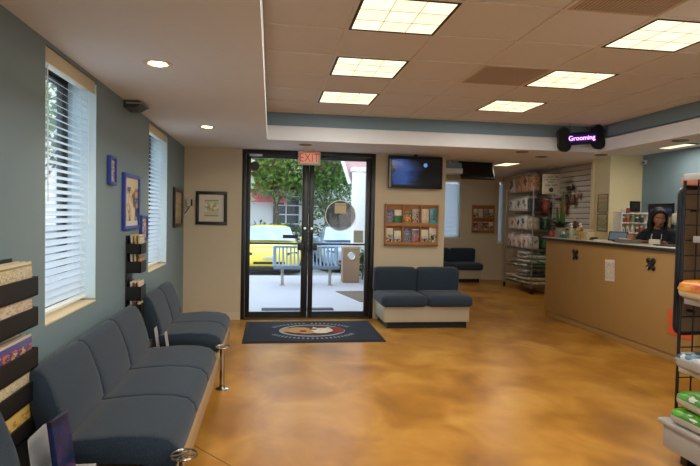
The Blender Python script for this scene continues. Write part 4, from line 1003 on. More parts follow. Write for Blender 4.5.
hang(9.72, 2.08, 0.20, 0.08, mat('pack_black', '26262a', 0.4), 'black and grey pack hanging highest toward the cream partition')
hang(9.45, 1.92, 0.08, 0.10, mat('pack_tan', '9c7a58', 0.5), 'narrow tan pack hanging beside the dark pair')
hang(9.52, 1.36, 0.10, 0.14, m_darkp, 'lone dark pack low on the slat wall near the pump bottles')
t = thing('shop_basket', 'dark basket on the slat wall behind the pump bottles', 'basket', (XS-0.12, 10.0, 1.33))
b = MB()
for z in (1.33, 1.40, 1.47): b.tube([(XS-0.025, 9.75, z), (XS-0.22, 9.75, z), (XS-0.22, 10.2, z), (XS-0.025, 10.2, z)], 0.006, 6, True)
for k in range(7): b.tube([(XS-0.22, 9.75+0.075*k, 1.33), (XS-0.22, 9.75+0.075*k, 1.50)], 0.005, 6)
b.tube([(XS-0.22, 9.76, 1.50), (XS-0.22, 10.0, 1.53), (XS-0.22, 10.19, 1.50)], 0.012)
b.build('wire_frame', m_black, t)
t = thing('hanging_sign', 'beige paper sign with a dark blot hung from the ceiling beside the shelving', 'sign', (5.3, 9.9, 1.98))
Ms = T(5.30, 9.85, 2.20) @ RZ(-35)
MB().box(-0.165, 0.165, -0.006, 0.006, -0.19, 0.19, 0.002, M=Ms).build('board', mat('sign_beige', 'a89c84', 0.6), t)
b = MB()
for k, (zz, ww) in enumerate(((0.13, 0.15), (0.08, 0.13), (0.035, 0.06), (-0.025, 0.14))):
    n_ = int(ww*2/0.026)
    for i in range(n_):
        if (i*7+k*3) % 5 == 4: continue
        x = -ww+i*0.026; b.box(x, x+0.018, -0.0075, -0.0055, zz-0.012, zz+0.012, M=Ms)
b.build('lettering', mat('sign_ink', '5c5446', 0.7), t, ang=0)
b = MB(); b.cyl((0, -0.0055, -0.115), (0, -0.0085, -0.115), 0.042, seg=20); b.bm.transform(Ms); b.build('blot', mat('sign_blot', '211c18', 0.6), t)
b = MB()
for s_ in (-1, 1): b.tube([Ms @ Vector((s_*0.16, 0, 0.19)), Ms @ Vector((s_*0.06, 0, 0.35))], 0.003, 6)
b.build('hanging_wire', m_chrome, t)

# ---------------------------------------------------------------- chrome wire shelving with pet food bags
RX0, RX1, RY0, RY1 = 5.20, 5.62, 10.35, 11.62
LV = [0.17, 0.52, 0.91, 1.30, 1.68, 2.08]
m_wire = mat('chrome_wire', 'a8a69c', 0.28, metal=1.0)
t = thing('wire_shelving', 'wheeled chrome wire shelving stacked with pet food bags', 'shelving', ((RX0+RX1)/2, (RY0+RY1)/2, 0))
for x in (RX0, RX1):
    for y in (RY0, RY1):
        p = MB().cyl((x, y, 0.10), (x, y, 2.16), 0.014, seg=12).build('post', m_wire, t)
        MB().cyl((x-0.012, y, 0.05), (x+0.012, y, 0.05), 0.048, seg=18).box(x-0.018, x+0.018, y-0.02, y+0.02, 0.06, 0.11, 0.004).build('caster', m_black, p)
for z in LV:
    b = MB()
    for zz in (z-0.006, z-0.03):
        b.tube([(RX0, RY0, zz), (RX1, RY0, zz), (RX1, RY1, zz), (RX0, RY1, zz)], 0.004, 6, True)
    n_ = 26
    for k in range(1, n_): y = RY0+(RY1-RY0)*k/n_; b.tube([(RX0, y, z-0.004), (RX1, y, z-0.004)], 0.0025, 5)
    b.build('shelf', m_wire, t, ang=0)
def bagmat(nm, base, a, c, d=None, r=(0.25, 0.8)): return printed('bag_'+nm, [(0, base), (0.12, base), (0.88, a), (0.93, base)], 'Z', (base, d or base, c), 0.3, 2.6, r)
BAG = {
 'white and maroon': bagmat('wm', 'b9ada0', '5a2a2a', '7a2f30', '3a2024'), 'tan': bagmat('tan', 'a88a68', '8a6a4c', 'b99a78', '8c5a3a'), 'orange tan': bagmat('ot', 'b58a5c', '9c6a38', '6a3a28', 'c9a880'),
 'white and grey': bagmat('wg', 'cac6be', '9d9a96', '6a6a6c', 'c2beb6'), 'white and black': bagmat('wb', 'cfccc6', '9a9894', '33343a', 'c2c0ba'), 'white and orange': bagmat('wo', 'cbc4b8', 'b07a54', '9c5c34', 'c0b8aa'),
 'pink and white': bagmat('pw', 'd0c2be', 'b89a98', '8c5a5a', 'c0b4ae', (0.1, 0.6)), 'dark green': bagmat('dg', '2c4a30', '22382a', '1d2c20', '3a6a3c'), 'green and white': bagmat('gw', 'a8b09c', '3a6a3a', '2f6a34', 'b9bdae'),
 'dark grey': bagmat('dk', '34353a', '2a2a2e', '55565c', '22232a'), 'cream': bagmat('cr', 'b8ae94', 'a89a7c', '9c8c6c', 'c0b8a0'), 'red': bagmat('rd', '8a3028', 'a04a3c', '5a1c1a', '9c6a5c'),
}
ordw = ['nearest the counter', 'second from the counter', 'third from the counter', 'fourth from the counter', 'fifth from the counter', 'sixth from the counter']
rowname = ['floor-level', 'second lowest', 'third lowest', 'middle', 'second highest', 'highest']
protos = {}
def bag_geo(c, w_, h_, d, m, label, lying=False, rz=0.0, tilt=0.0, group='pet food bags on the wire shelving'):
    """pillow bag; origin at bottom centre. standing: front faces -x"""
    t = thing('pet_food_bag', label, 'pet food bag', c, 0.0, group)
    Mo = T(*c) @ RZ(rz) @ RY(tilt)
    if lying:
        b = MB().rbox((0, 0, h_/2), (d, w_, h_), h_*0.42, 6, (0, 0, 0.010)); b.bm.transform(Mo); b.build('bag_body', m, t, ang=60)
        b = MB().box(-d/2-0.022, -d/2+0.012, -w_*0.42, w_*0.42, h_*0.46, h_*0.54, 0.001); b.bm.transform(Mo); b.build('sealed_end', mat('bag_seal', 'b3ada2', 0.4), t)
    else:
        b = MB().rbox((0, 0, h_*0.46), (d, w_, h_*0.92), 0.035, 6, (0.015, 0.0, 0)); b.bm.transform(Mo); b.build('bag_body', m, t, ang=60)
        b = MB().box(-0.006, 0.006, -w_*0.44, w_*0.44, h_*0.88, h_, 0.001); b.bm.transform(Mo @ T(0, 0, 0)); b.build('sealed_end', mat('bag_seal', 'b3ada2', 0.4), t)
    return t
def row(lv, kinds, h, d=0.16, x=5.31):
    n_ = len(kinds); w_ = (RY1-RY0-0.10)/n_
    for i, k in enumerate(kinds):
        y = RY0+0.05+w_*(i+0.5)
        bag_geo((x, y, LV[lv]), w_*0.88, h+0.02*((i*5) % 3-1), d, BAG[k], '%s bag standing on the %s wire shelf, %s' % (k, rowname[lv], ordw[i]), tilt=-3)
row(5, ['tan', 'orange tan', 'tan', 'white and maroon'], 0.38)
row(4, ['dark grey', 'white and grey', 'white and grey', 'white and black'], 0.31)
row(3, ['cream', 'white and black', 'white and black', 'white and orange'], 0.29)
row(2, ['white and grey', 'pink and white', 'pink and white', 'pink and white', 'pink and white'], 0.30)
def pile(lv, y, kinds, w_, h_, d, nm_, x=5.40):
    z = LV[lv]
    for i, k in enumerate(kinds):
        bag_geo((x-0.012*(i % 2), y+0.01*(i % 3), z+0.011), w_, h_, d, BAG[k], '%s bag, %s pile of the %s wire shelf, %s' % (k, nm_, rowname[lv], ('lowest', 'second up', 'third up', 'fourth up')[i]), lying=True, rz=(-4, 5, 2, -3)[i])
        z += h_+0.021
pile(1, 11.32, ['white and orange', 'white and maroon'], 0.50, 0.045, 0.36, 'far')
pile(1, 10.86, ['white and grey', 'white and black', 'white and grey', 'white and black'], 0.38, 0.062, 0.36, 'middle')
pile(1, 10.50, ['dark green', 'green and white', 'green and white'], 0.24, 0.070, 0.36, 'counter-side')
pile(0, 11.33, ['green and white', 'white and orange'], 0.46, 0.060, 0.36, 'far')
pile(0, 10.88, ['cream', 'white and grey', 'green and white', 'white and grey'], 0.38, 0.054, 0.36, 'middle')
pile(0, 10.52, ['cream', 'cream', 'dark grey'], 0.26, 0.065, 0.36, 'counter-side')
for lv, z, k in ((2, 0.91, 'dark green'), (3, 1.30, 'dark green'), (4, 1.68, 'red')):
    bag_geo((5.52, 10.47, z), 0.20, 0.26, 0.12, BAG[k], '%s bag at the counter-side end of the %s wire shelf' % (k, rowname[lv]))
# ---------------------------------------------------------------- the woman behind the counter
PO = Vector((4.985, 6.44, 0)); PF = Vector((-0.75, -0.66, 0)).normalized(); PR = Vector((0.66, -0.75, 0)).normalized()
PM = Matrix(((PR.x, PF.x, 0, PO.x), (PR.y, PF.y, 0, PO.y), (0, 0, 1, 0), (0, 0, 0, 1)))
def evalmesh(me, mods):
    o = bpy.data.objects.new('tmp_eval', me); COL.objects.link(o)
    for ty, kw in mods:
        md = o.modifiers.new(ty, ty)
        for k, v in kw.items(): setattr(md, k, v)
    dg = bpy.context.evaluated_depsgraph_get(); dg.update()
    r = bpy.data.meshes.new_from_object(o.evaluated_get(dg))
    bpy.data.objects.remove(o); return r
def skin(nodes, edges, lev=2):
    me = bpy.data.meshes.new('sk'); me.from_pydata([n[0] for n in nodes], edges, [])
    o = bpy.data.objects.new('sk', me); COL.objects.link(o)
    md = o.modifiers.new('s', 'SKIN'); md.use_smooth_shade = True
    for i, n in enumerate(nodes):
        sv = me.skin_vertices[0].data[i]; sv.radius = n[1] if isinstance(n[1], tuple) else (n[1], n[1]); sv.use_root = (i == 0)
    s2 = o.modifiers.new('u', 'SUBSURF'); s2.levels = lev; s2.render_levels = lev
    dg = bpy.context.evaluated_depsgraph_get(); dg.update()
    r = bpy.data.meshes.new_from_object(o.evaluated_get(dg)); bpy.data.objects.remove(o); return r
def fuse(meshes, voxel, smooth=4, ground=None):
    bm = bmesh.new()
    for m in meshes:
        b2 = bmesh.new(); b2.from_mesh(m); bmesh.ops.recalc_face_normals(b2, faces=b2.faces[:]); b2.to_mesh(m); b2.free(); bm.from_mesh(m)
    if ground is not None:
        for v in bm.verts: v.co.z = max(v.co.z, ground)
    me = bpy.data.meshes.new('fuse'); bm.to_mesh(me); bm.free()
    return evalmesh(me, [('REMESH', dict(mode='VOXEL', voxel_size=voxel)), ('SMOOTH', dict(factor=0.5, iterations=smooth))])
def mb_mesh(b):
    me = bpy.data.meshes.new('t'); b.bm.to_mesh(me); b.bm.free(); return me
def put(me, name, m, parent=None):
    b = MB(); b.bm.from_mesh(me); b.bm.transform(PM); return b.build(name, m, parent, ang=80)
def finger(base, dirv, side, L, r, curl):
    pts = [Vector(base)]; d = Vector(dirv).normalized(); ax = Vector(side).normalized()
    for k, s_ in enumerate((0.48, 0.30, 0.22)):
        pts.append(pts[-1]+d*L*s_); d = Matrix.Rotation(R(curl), 3, ax) @ d
    return [(tuple(p), r*(1, 0.95, 0.85, 0.7)[i]) for i, p in enumerate(pts)]
SH = {1: (0.165, 0.075, 1.372), -1: (-0.165, 0.075, 1.372)}
EL = {1: (0.235, 0.165, 1.165), -1: (-0.245, 0.150, 1.170)}
WR = {1: (0.085, 0.330, 1.275), -1: (-0.120, 0.335, 1.272)}
torso = [((0, 0.0, 0.95), (0.155, 0.115)), ((0, 0.015, 1.08), (0.125, 0.095)), ((0, 0.045, 1.24), (0.140, 0.100)), ((0, 0.075, 1.355), (0.115, 0.075)), ((0, 0.105, 1.435), (0.048, 0.050)), ((0.01, 0.14, 1.50), (0.050, 0.052))]
def body_nodes(infl=0.0, legs=True, arms=True, upto=6):
    n = [(p, (a+infl, c+infl)) for p, (a, c) in torso[:upto]]; e = [(i, i+1) for i in range(upto-1)]
    if arms:
        for s_ in (1, -1):
            k = len(n)
            n += [(SH[s_], 0.052+infl), (EL[s_], 0.040+infl), (tuple(Vector(EL[s_]).lerp(Vector(WR[s_]), 0.5)), 0.036+infl), (WR[s_], 0.027+infl*0.8)]
            e += [(3, k), (k, k+1), (k+1, k+2), (k+2, k+3)]
    if legs:
        for s_ in (1, -1):
            k = len(n)
            n += [((0.088*s_, 0.0, 0.86), 0.088+infl), ((0.10*s_, 0.02, 0.49), 0.058+infl), ((0.10*s_, -0.02, 0.10), 0.040+infl)]
            if not infl: n += [((0.105*s_, 0.05, 0.045), 0.038), ((0.115*s_, 0.14, 0.03), 0.028)]
            e += [(0, k), (k, k+1), (k+1, k+2)]+([] if infl else [(k+2, k+3), (k+3, k+4)])
    return n, e
n_, e_ = body_nodes()
parts = [skin(n_, e_)]
for s_ in (1, -1):   # hands: palm, four fingers, thumb
    w0 = Vector(WR[s_]); d = (w0-Vector(EL[s_])); d.z *= 0.15; d.normalize()
    side = d.cross(Vector((0, 0, 1))).normalized()
    pc = w0+d*0.045+Vector((0, 0, -0.004))
    pm = MB().ell((0, 0, 0), (0.040, 0.052, 0.016)); q = Matrix((side, d, Vector((0, 0, 1)))).transposed().to_4x4()
    pm.bm.transform(T(*pc) @ q); parts.append(mb_mesh(pm))
    for k, (off, L, r_) in enumerate(((-0.030, 0.060, 0.0075), (-0.010, 0.072, 0.008), (0.010, 0.075, 0.0082), (0.030, 0.068, 0.008))):
        base = pc+d*0.030+side*off*s_
        fn = finger(base, d+side*off*s_*3+Vector((0, 0, 0.15)), side, L+0.02, r_, -22)
        parts.append(skin(fn, [(0, 1), (1, 2), (2, 3)], 1))
    th = finger(pc-d*0.015-side*(-0.030)*(-s_), d*0.6-side*s_*-1.0*(-1), side, 0.062, 0.0095, -12)
    parts.append(skin(th, [(0, 1), (1, 2), (2, 3)], 1))
# head, turned and tilted down towards her work
HM = T(0.015, 0.175, 1.575) @ Matrix.Rotation(R(-24), 4, 'Z') @ Matrix.Rotation(R(-20), 4, 'X')
hd = MB()
hd.ell((0, -0.018, 0.028), (0.074, 0.090, 0.088)).ell((0, 0.018, -0.015), (0.064, 0.066, 0.085)).ell((0, 0.035, -0.072), (0.040, 0.042, 0.034))
hd.ell((0, 0.052, -0.055), (0.042, 0.030, 0.035)).ell((0, 0.080, 0.030), (0.050, 0.016, 0.012))                 # jaw, brow
hd.cyl((0, 0.080, 0.018), (0, 0.098, -0.024), 0.008, 0.014).ell((0, 0.094, -0.026), (0.016, 0.014, 0.010))        # nose
hd.ell((0, 0.082, -0.055), (0.022, 0.011, 0.010)).ell((0.040, 0.062, -0.018), (0.022, 0.020, 0.020)).ell((-0.040, 0.062, -0.018), (0.022, 0.020, 0.020))
for s_ in (1, -1): hd.ell((0.072*s_, -0.012, -0.008), (0.009, 0.020, 0.032))
hd.bm.transform(HM); parts.append(mb_mesh(hd))
m_skin = mat('skin', '9a6648', 0.55, noise=0.04, scale=8)
body_me = fuse(parts, 0.0065, 3, 0.004)
body = put(body_me.copy(), 'person', m_skin)
tag(body, 'dark-haired woman in a black hooded top leaning over the counter, looking down', 'person')
m_hood = mat('hoodie_black', '14161c', 0.9, noise=0.2, scale=60, bump=0.2)
def garment(test, off, thick=0.004):
    bm = bmesh.new(); bm.from_mesh(body_me); bm.normal_update()
    inv = [v for v in bm.verts if not test(v.co)]
    nrm = {v: v.normal.copy() for v in bm.verts}
    for v in bm.verts: v.co += nrm[v]*off
    bmesh.ops.delete(bm, geom=inv, context='VERTS')
    me = bpy.data.meshes.new('garment'); bm.to_mesh(me); bm.free()
    return evalmesh(me, [('SMOOTH', dict(factor=0.5, iterations=6)), ('SOLIDIFY', dict(thickness=thick, offset=1.0))])
def is_hand(c):
    for s_ in (1, -1):
        w0 = Vector(WR[s_]); d = (w0-Vector(EL[s_])); d.z *= 0.15; d.normalize()
        if (c-w0).dot(d) > -0.012 and (c-w0).length < 0.26 and c.z > 1.20 and (c-Vector(EL[s_])).length > 0.14 and c.y > 0.28: return True
    return False
def in_hood(c):
    if c.z < 0.86 or is_hand(c): return False
    if c.z > 1.40 and math.hypot(c.x, c.y-0.10) < 0.062 and c.z > 1.425: return False
    return c.z < 1.46 and not (c.y > 0.17 and c.z > 1.40)
put(garment(in_hood, 0.017), 'hooded_top', m_hood, body)
hm = MB().tube([(0.080*math.cos(a*PI/8), 0.075+0.075*math.sin(a*PI/8), 1.430-0.030*math.sin(a*PI/8)) for a in range(16)], 0.026, 8, True)
put(mb_mesh(hm), 'hood', m_hood, body)
put(garment(lambda c: 0.09 < c.z < 0.93 and not is_hand(c), 0.013), 'trousers', mat('trousers_dark', '1a1c24', 0.9), body)
hair = MB()
hair.ell((0, -0.034, 0.036), (0.083, 0.092, 0.090)).ell((0, 0.012, 0.088), (0.060, 0.055, 0.030)).ell((0, -0.075, -0.06), (0.080, 0.045, 0.13))
for s_ in (1, -1):
    hair.tube([(0.016*s_, 0.058, 0.102), (0.062*s_, 0.040, 0.066), (0.082*s_, 0.012, 0.0), (0.092*s_, 0.012, -0.08), (0.096*s_, 0.02, -0.16), (0.085*s_, 0.03, -0.25)], lambda f: 0.017*(1-0.25*f), 10)
    hair.tube([(0.06*s_, -0.03, 0.06), (0.088*s_, -0.03, -0.02), (0.095*s_, -0.03, -0.10), (0.090*s_, -0.035, -0.19)], lambda f: 0.036*(1-0.4*f), 10)
hair.bm.transform(HM)
put(fuse([mb_mesh(hair)], 0.007, 3), 'hair', mat('hair_dark', '0f0b0a', 0.7, noise=0.3, scale=40), body)
for s_ in (1, -1):
    e = MB().ell((0.030*s_, 0.0775, 0.008), (0.011, 0.0065, 0.0045)); e.bm.transform(HM); eo = put(mb_mesh(e), 'eye', mat('eye_white', 'b9aca0', 0.3), body)
    e = MB().ell((0.030*s_, 0.0840, 0.005), (0.005, 0.003, 0.0045)); e.bm.transform(HM); put(mb_mesh(e), 'iris', m_black, eo)
    e = MB().tube([(0.012*s_, 0.092, 0.027), (0.030*s_, 0.093, 0.032), (0.050*s_, 0.080, 0.026)], 0.0035, 6); e.bm.transform(HM); put(mb_mesh(e), 'eyebrow', m_black, body)
e = MB().ell((0, 0.0905, -0.052), (0.021, 0.006, 0.0045)).ell((0, 0.0895, -0.060), (0.017, 0.006, 0.005)); e.bm.transform(HM); put(mb_mesh(e), 'lips', mat('lips', '7c4038', 0.45), body)
e = MB().tube([(-0.055, 0.150, 1.40), (-0.062, 0.178, 1.33), (-0.068, 0.172, 1.25)], 0.007, 8).tube([(0.05, 0.150, 1.40), (0.052, 0.178, 1.35), (0.050, 0.176, 1.30)], 0.004, 8)
put(mb_mesh(e), 'drawstring', mat('drawstring_white', 'c9c5bc', 0.7), body)
o = MB().box(-0.06, 0.06, -0.04, 0.04, 0, 0.06, 0.004, M=T(4.655, 6.10, CT) @ RZ(-45)).build('white_box', mat('box_offwhite', 'c9beac', 0.5)); tag(o, 'small white box on the counter between the woman\'s hands', 'box')
# ---------------------------------------------------------------- merchandise display at the picture edge
m_gw = mat('grid_black', '171210', 0.4)
m_shw = mat('shelf_white', 'c2bfba', 0.4, noise=0.03)
t = thing('display_rack', 'black wire grid display rack with white shelves at the picture edge', 'display rack', (2.85, 2.4, 0))
MB().box(2.52, 3.12, 1.62, 3.16, 0.085, 0.235, 0.004).box(2.495, 3.12, 1.60, 3.185, 0.235, 0.262, 0.006).build('base_deck', mat('deck_white', 'aaa7a2', 0.4, noise=0.04), t)
for y in (3.05, 1.72): MB().box(2.585, 3.08, y-0.03, y+0.03, 0, 0.088, 0.004).build('foot', m_gw, t)
b = MB()
for k in range(6): b.cyl((2.60+k*0.096, 3.15, 0.25), (2.60+k*0.096, 3.15, 1.80), 0.010 if k == 0 else 0.005, seg=8)
for k in range(16): b.cyl((2.60, 3.15, 0.33+k*0.098), (3.10, 3.15, 0.33+k*0.098), 0.004, seg=8)
b.build('end_grid', m_gw, t, ang=60)
b = MB()
for k in range(16): b.cyl((3.10, 1.65+k*0.1, 0.25), (3.10, 1.65+k*0.1, 1.80), 0.005, seg=8)
for k in range(16): b.cyl((3.10, 1.65, 0.33+k*0.098), (3.10, 3.15, 0.33+k*0.098), 0.004, seg=8)
b.build('back_grid', m_gw, t, ang=60)
for z, x0 in ((1.815, 2.585), (1.425, 2.665), (1.035, 2.62), (0.600, 2.60)):
    MB().box(x0, 3.10, 1.66, 3.14, z-0.008, z, 0.002).box(x0-0.004, x0+0.004, 1.66, 3.14, z-0.03, z+0.012, 0.002).build('shelf', m_shw, t)
for y in (1.70, 3.10): MB().box(3.06, 3.10, y-0.02, y+0.02, 0.25, 1.80).build('upright', m_gw, t)
pts = []
def rr_path(x0, x1, z0, z1, r):
    o_ = []
    for cx_, cz_, a0 in ((x1-r, z1-r, 0), (x0+r, z1-r, 90), (x0+r, z0+r, 180), (x1-r, z0+r, 270)):
        for i in range(7): a = R(a0+15*i); o_.append((cx_+r*math.cos(a), 3.215, cz_+r*math.sin(a)))
    return o_
MB().tube(rr_path(2.622, 3.17, 0.80, 1.745, 0.05), 0.016, 10, True).build('panel_frame', m_gw, t)
MB().box(2.63, 3.16, 3.205, 3.225, 0.81, 1.735).build('end_panel', mat('panel_brown', '7a5c3c', 0.6, noise=0.1, scale=10), t)
MB().cyl((2.70, 3.15, 1.60), (2.70, 3.215, 1.60), 0.01).cyl((2.70, 3.15, 0.95), (2.70, 3.215, 0.95), 0.01).build('panel_clip', m_gw, t)
o = MB().box(2.645, 3.14, 3.19, 3.24, 1.762, 1.812, 0.003).build('pink_box', mat('box_pink', 'c98468', 0.5, noise=0.1)); tag(o, 'long pink box lying along the top of the brown end panel', 'box')
def dbag(c, size, m, label, rz=0):
    t = thing('product_bag', label, 'bag', c, 0, 'bags on the wire grid display rack')
    b = MB().rbox((0, 0, size[2]/2), size, size[2]*0.42, 8, (0, 0, 0.012)); b.bm.transform(T(*c) @ RZ(rz)); b.build('bag_body', m, t, ang=60)
    b = MB().box(-0.004, 0.004, -0, 0, 0, 0) if False else MB().box(-size[0]*0.42, size[0]*0.42, size[1]/2-0.012, size[1]/2+0.022, size[2]*0.45, size[2]*0.55, 0.001)
    b.bm.transform(T(*c) @ RZ(rz)); b.build('sealed_end', mat('seal_clear', 'a9a49a', 0.3), t)
def bag2(nm, ax, st, pic=None, pr=(0.3, 0.8)): return printed(nm, st, ax, pic, 0.28, 3.0, pr)
m_gr = bag2('bag_green_lit', 'Z', [(0, 'b5b2a8'), (0.58, '3f8a1e'), (0.68, '57a326')], ('57a326', '3f8a1e', 'c9c6bc'), (0.62, 0.9))  # printed bag colours, pale base below a coloured top
m_bl = bag2('bag_blue_lit', 'Z', [(0, 'a9a8a4'), (0.66, '1c4a66')], ('1c4a66', 'b5b9b9', '2c6484'), (0.66, 0.95))
m_ye = bag2('bag_yellow', 'Z', [(0, 'c9bda4'), (0.42, 'd2921c')], ('d89a22', 'c9781c', 'b5403a'), (0.45, 0.9))
m_wt = bag2('bag_white_lit', 'Z', [(0, 'b9b4ac'), (0.9, 'c4c0b6')], ('b9b4ac', '8a8782', 'c4c0b6'), (0.2, 0.8))
dbag((2.74, 2.90, 0.263), (0.46, 0.42, 0.095), m_gr, 'green and white bag on the base deck, lower of the two', 2)
dbag((2.75, 2.88, 0.372), (0.46, 0.40, 0.095), m_gr, 'green and white bag stacked on top of another on the base deck', -4)
dbag((2.76, 2.38, 0.263), (0.44, 0.36, 0.09), m_wt, 'white bag on the base deck next to the green bags', 0)
dbag((2.73, 2.92, 0.613), (0.42, 0.36, 0.10), m_bl, 'blue and white bag lying on the lowest white shelf', 3)
dbag((2.73, 2.91, 1.048), (0.42, 0.40, 0.115), m_ye, 'yellow bag lying on the white shelf at the frame bottom', -3)
dbag((2.78, 2.42, 1.048), (0.40, 0.40, 0.10), m_wt, 'white bag lying on the shelf beside the yellow bag', 4)
# ---------------------------------------------------------------- outside the doors
m_pave = mat('pavement_concrete', 'a6a1a9', 0.55, noise=0.06, scale=2)
struct(MB().box(-14, 14, D+0.14, 13.7, -0.14, -0.012).build('pavement', m_pave, origin=(0, 8, 0)))
struct(MB().box(-60, 60, 13.7, 60, -0.3, -0.13).build('parking_ground', mat('asphalt_light', '8f8d90', 0.7, noise=0.1, scale=4), origin=(0, 20, 0)))
struct(MB().box(-14, 14, -40, YB-0.2, -0.3, -0.05).build('rear_ground', mat('pale_concrete', 'c9c6c0', 0.8, noise=0.08, scale=3), origin=(0, -10, 0)))  # unseen ground, pale to bounce daylight up through the added rear window
struct(MB().box(-60, XL-0.25, -20, D+0.14, -0.3, -0.05).build('side_ground', mat('pale_bounce_ground', 'cfcdc4', 0.9, noise=0.08, scale=6), origin=(-10, 0, 0)))  # pale concrete tone, chosen to bounce daylight up onto the blinds
o = MB().box(-0.12, 1.03, 8.72, 8.93, -0.012, 0.0, 0.003).build('outdoor_mat', mat('mat_strip_dark', '3a3a46', 0.9)); tag(o, 'thin dark strip mat just outside the glass doors', 'mat')
o = MB().prism([(1.31, 10.85), (2.3, 10.95), (2.3, 9.6), (1.60, 9.55)], 0.012, T(0, 0, -0.012)).build('outdoor_mat', mat('mat_brown', '5e4c40', 0.95, noise=0.15, scale=80)); tag(o, 'brown mat on the pavement in front of the litter bin', 'mat')
# steel slat bench
t = thing('park_bench', 'grey metal slat bench on the pavement facing the doors', 'bench', (0.78, 11.9, -0.012))
m_bst = mat('bench_bluegrey', '6f7f92', 0.35, metal=0.5, noise=0.05)
b = MB()
for k in range(17):
    x = 0.12+k*0.0825
    b.tube([(x, 11.72, 0.40), (x, 11.95, 0.375), (x, 12.04, 0.40), (x, 12.10, 0.50), (x, 12.16, 0.80)], 0.016 if k % 2 else 0.022, 6)
b.build('slats', m_bst, t)
MB().tube([(0.08, 12.165, 0.80), (1.48, 12.165, 0.80)], 0.024, 10).build('top_rail', m_bst, t)
MB().box(0.08, 1.48, 11.70, 11.73, 0.345, 0.425, 0.008).box(0.08, 1.48, 12.03, 12.07, 0.34, 0.385, 0.004).build('seat_rail', m_bst, t)
for x in (0.09, 1.47): MB().tube([(x, 11.70, 0.40), (x, 12.05, 0.385), (x, 12.10, 0.5), (x, 12.165, 0.80)], 0.03, 8).build('end_frame', m_bst, t)
for x in (0.27, 1.30):
    MB().box(x-0.03, x+0.03, 11.84, 11.90, -0.012, 0.36, 0.004).box(x-0.06, x+0.06, 11.80, 11.94, -0.012, 0.002, 0.002).box(x-0.025, x+0.025, 11.72, 12.06, 0.33, 0.36).build('leg', mat('bench_leg', '9a938c', 0.4, metal=0.3), t)
# litter bin
t = thing('litter_bin', 'square brown pebble litter bin with a round hole on the pavement', 'litter bin', (1.82, 12.45, -0.012))
MB().box(1.64, 2.02, 12.28, 12.64, -0.012, 0.76, 0.012).build('body', mat('bin_pebble', '8a6e58', 0.85, noise=0.35, scale=70), t)
MB().box(1.625, 2.035, 12.265, 12.655, 0.76, 0.82, 0.015).build('lid', mat('bin_lid', '9c8878', 0.6, noise=0.1), t)
MB().cyl((1.83, 12.279, 0.60), (1.83, 12.268, 0.60), 0.075, seg=24).build('opening', mat('bin_hole', 'c4c2c6', 0.3), t)
MB().tube([(1.83+0.08*math.cos(i*PI/12), 12.272, 0.60+0.08*math.sin(i*PI/12)) for i in range(24)], 0.012, 6, True).build('opening_ring', m_chrome, t)
# plants
def leaf_mesh(c, rad, n, size, seed):
    rnd = random.Random(seed); b = MB()
    for k in range(n):
        while True:
            u = Vector((rnd.uniform(-1, 1), rnd.uniform(-1, 1), rnd.uniform(-1, 1)))
            if 0.25 < u.length < 1: break
        p = Vector(c)+Vector((u.x*rad[0], u.y*rad[1], u.z*rad[2]))
        d = Vector((rnd.uniform(-1, 1), rnd.uniform(-1, 1), rnd.uniform(-0.9, 0.5))).normalized()
        s_ = d.cross(Vector((rnd.uniform(-1, 1), rnd.uniform(-1, 1), rnd.uniform(-1, 1)))).normalized()
        l = size*rnd.uniform(0.6, 1.3); w_ = l*0.32
        b.quad(p, p+d*l*0.45+s_*w_, p+d*l, p+d*l*0.45-s_*w_)
    return b
def leafmat(nm, c1): return mat(nm, c1, 0.5, noise=0.45, scale=5, trans=0.3)
def tree(x, y, h, crown, n, size, col, label, seed, z0=-0.13, name='tree', tr=0.12, group=None):
    t = thing(name, label, 'tree', (x, y, z0), group=group)
    rnd = random.Random(seed); b = MB()
    b.tube([(x, y, z0), (x+0.1, y, z0+h*0.3), (x-0.05, y+0.1, z0+h*0.62)], lambda f: tr*(1-0.5*f), 10)
    for k in range(5):
        a = rnd.uniform(0, 6.28); b.tube([(x, y, z0+h*(0.32+0.06*k)), (x+math.cos(a)*crown[0]*0.5, y+math.sin(a)*crown[1]*0.5, z0+h*(0.55+0.06*k)), (x+math.cos(a)*crown[0]*0.8, y+math.sin(a)*crown[1]*0.8, z0+h*(0.62+0.07*k))], lambda f: tr*0.45*(1-0.7*f), 6)
    b.build('trunk', mat('bark', '4a3c2e', 0.9, noise=0.3), t)
    leaf_mesh((x, y, z0+h-crown[2]*0.9), crown, n, size, seed).build('foliage', leafmat('leaf_'+col, col), t, ang=0)
    return t
g = 'trees beyond the parking lot'
tree(0.15, 20.9, 5.0, (1.7, 0.9, 1.5), 3000, 0.17, '6f8a3c', 'bright green tree over the red awning outside', 4, group=g)
tree(2.05, 20.9, 5.0, (1.35, 0.9, 1.9), 3200, 0.16, '4f7030', 'green tree seen through the door leaf with the round sticker', 9, group=g)
tree(-1.75, 18.0, 4.6, (1.15, 1.0, 1.9), 1500, 0.26, 'a3ad90', 'pale silvery tree at the edge of the first door leaf', 14, group=g)
tree(1.1, 29.0, 9.5, (4.0, 1.8, 3.2), 3200, 0.34, '5c7a3a', 'tall dark green tree standing behind the white building', 21, group=g)
t = thing('garden_shrub', 'small dark leafy shrub beside the litter bin', 'shrub', (2.18, 12.8, -0.012))
MB().tube([(2.18, 12.8, -0.012), (2.17, 12.78, 0.3), (2.15, 12.76, 0.6)], 0.012, 6).tube([(2.18, 12.8, -0.012), (2.22, 12.82, 0.35), (2.24, 12.80, 0.55)], 0.012, 6).build('stem', mat('bark', '4a3c2e'), t)
leaf_mesh((2.16, 12.78, 0.42), (0.15, 0.18, 0.32), 130, 0.13, 5).build('foliage', leafmat('leaf_shrub', '3a5a30'), t, ang=0)
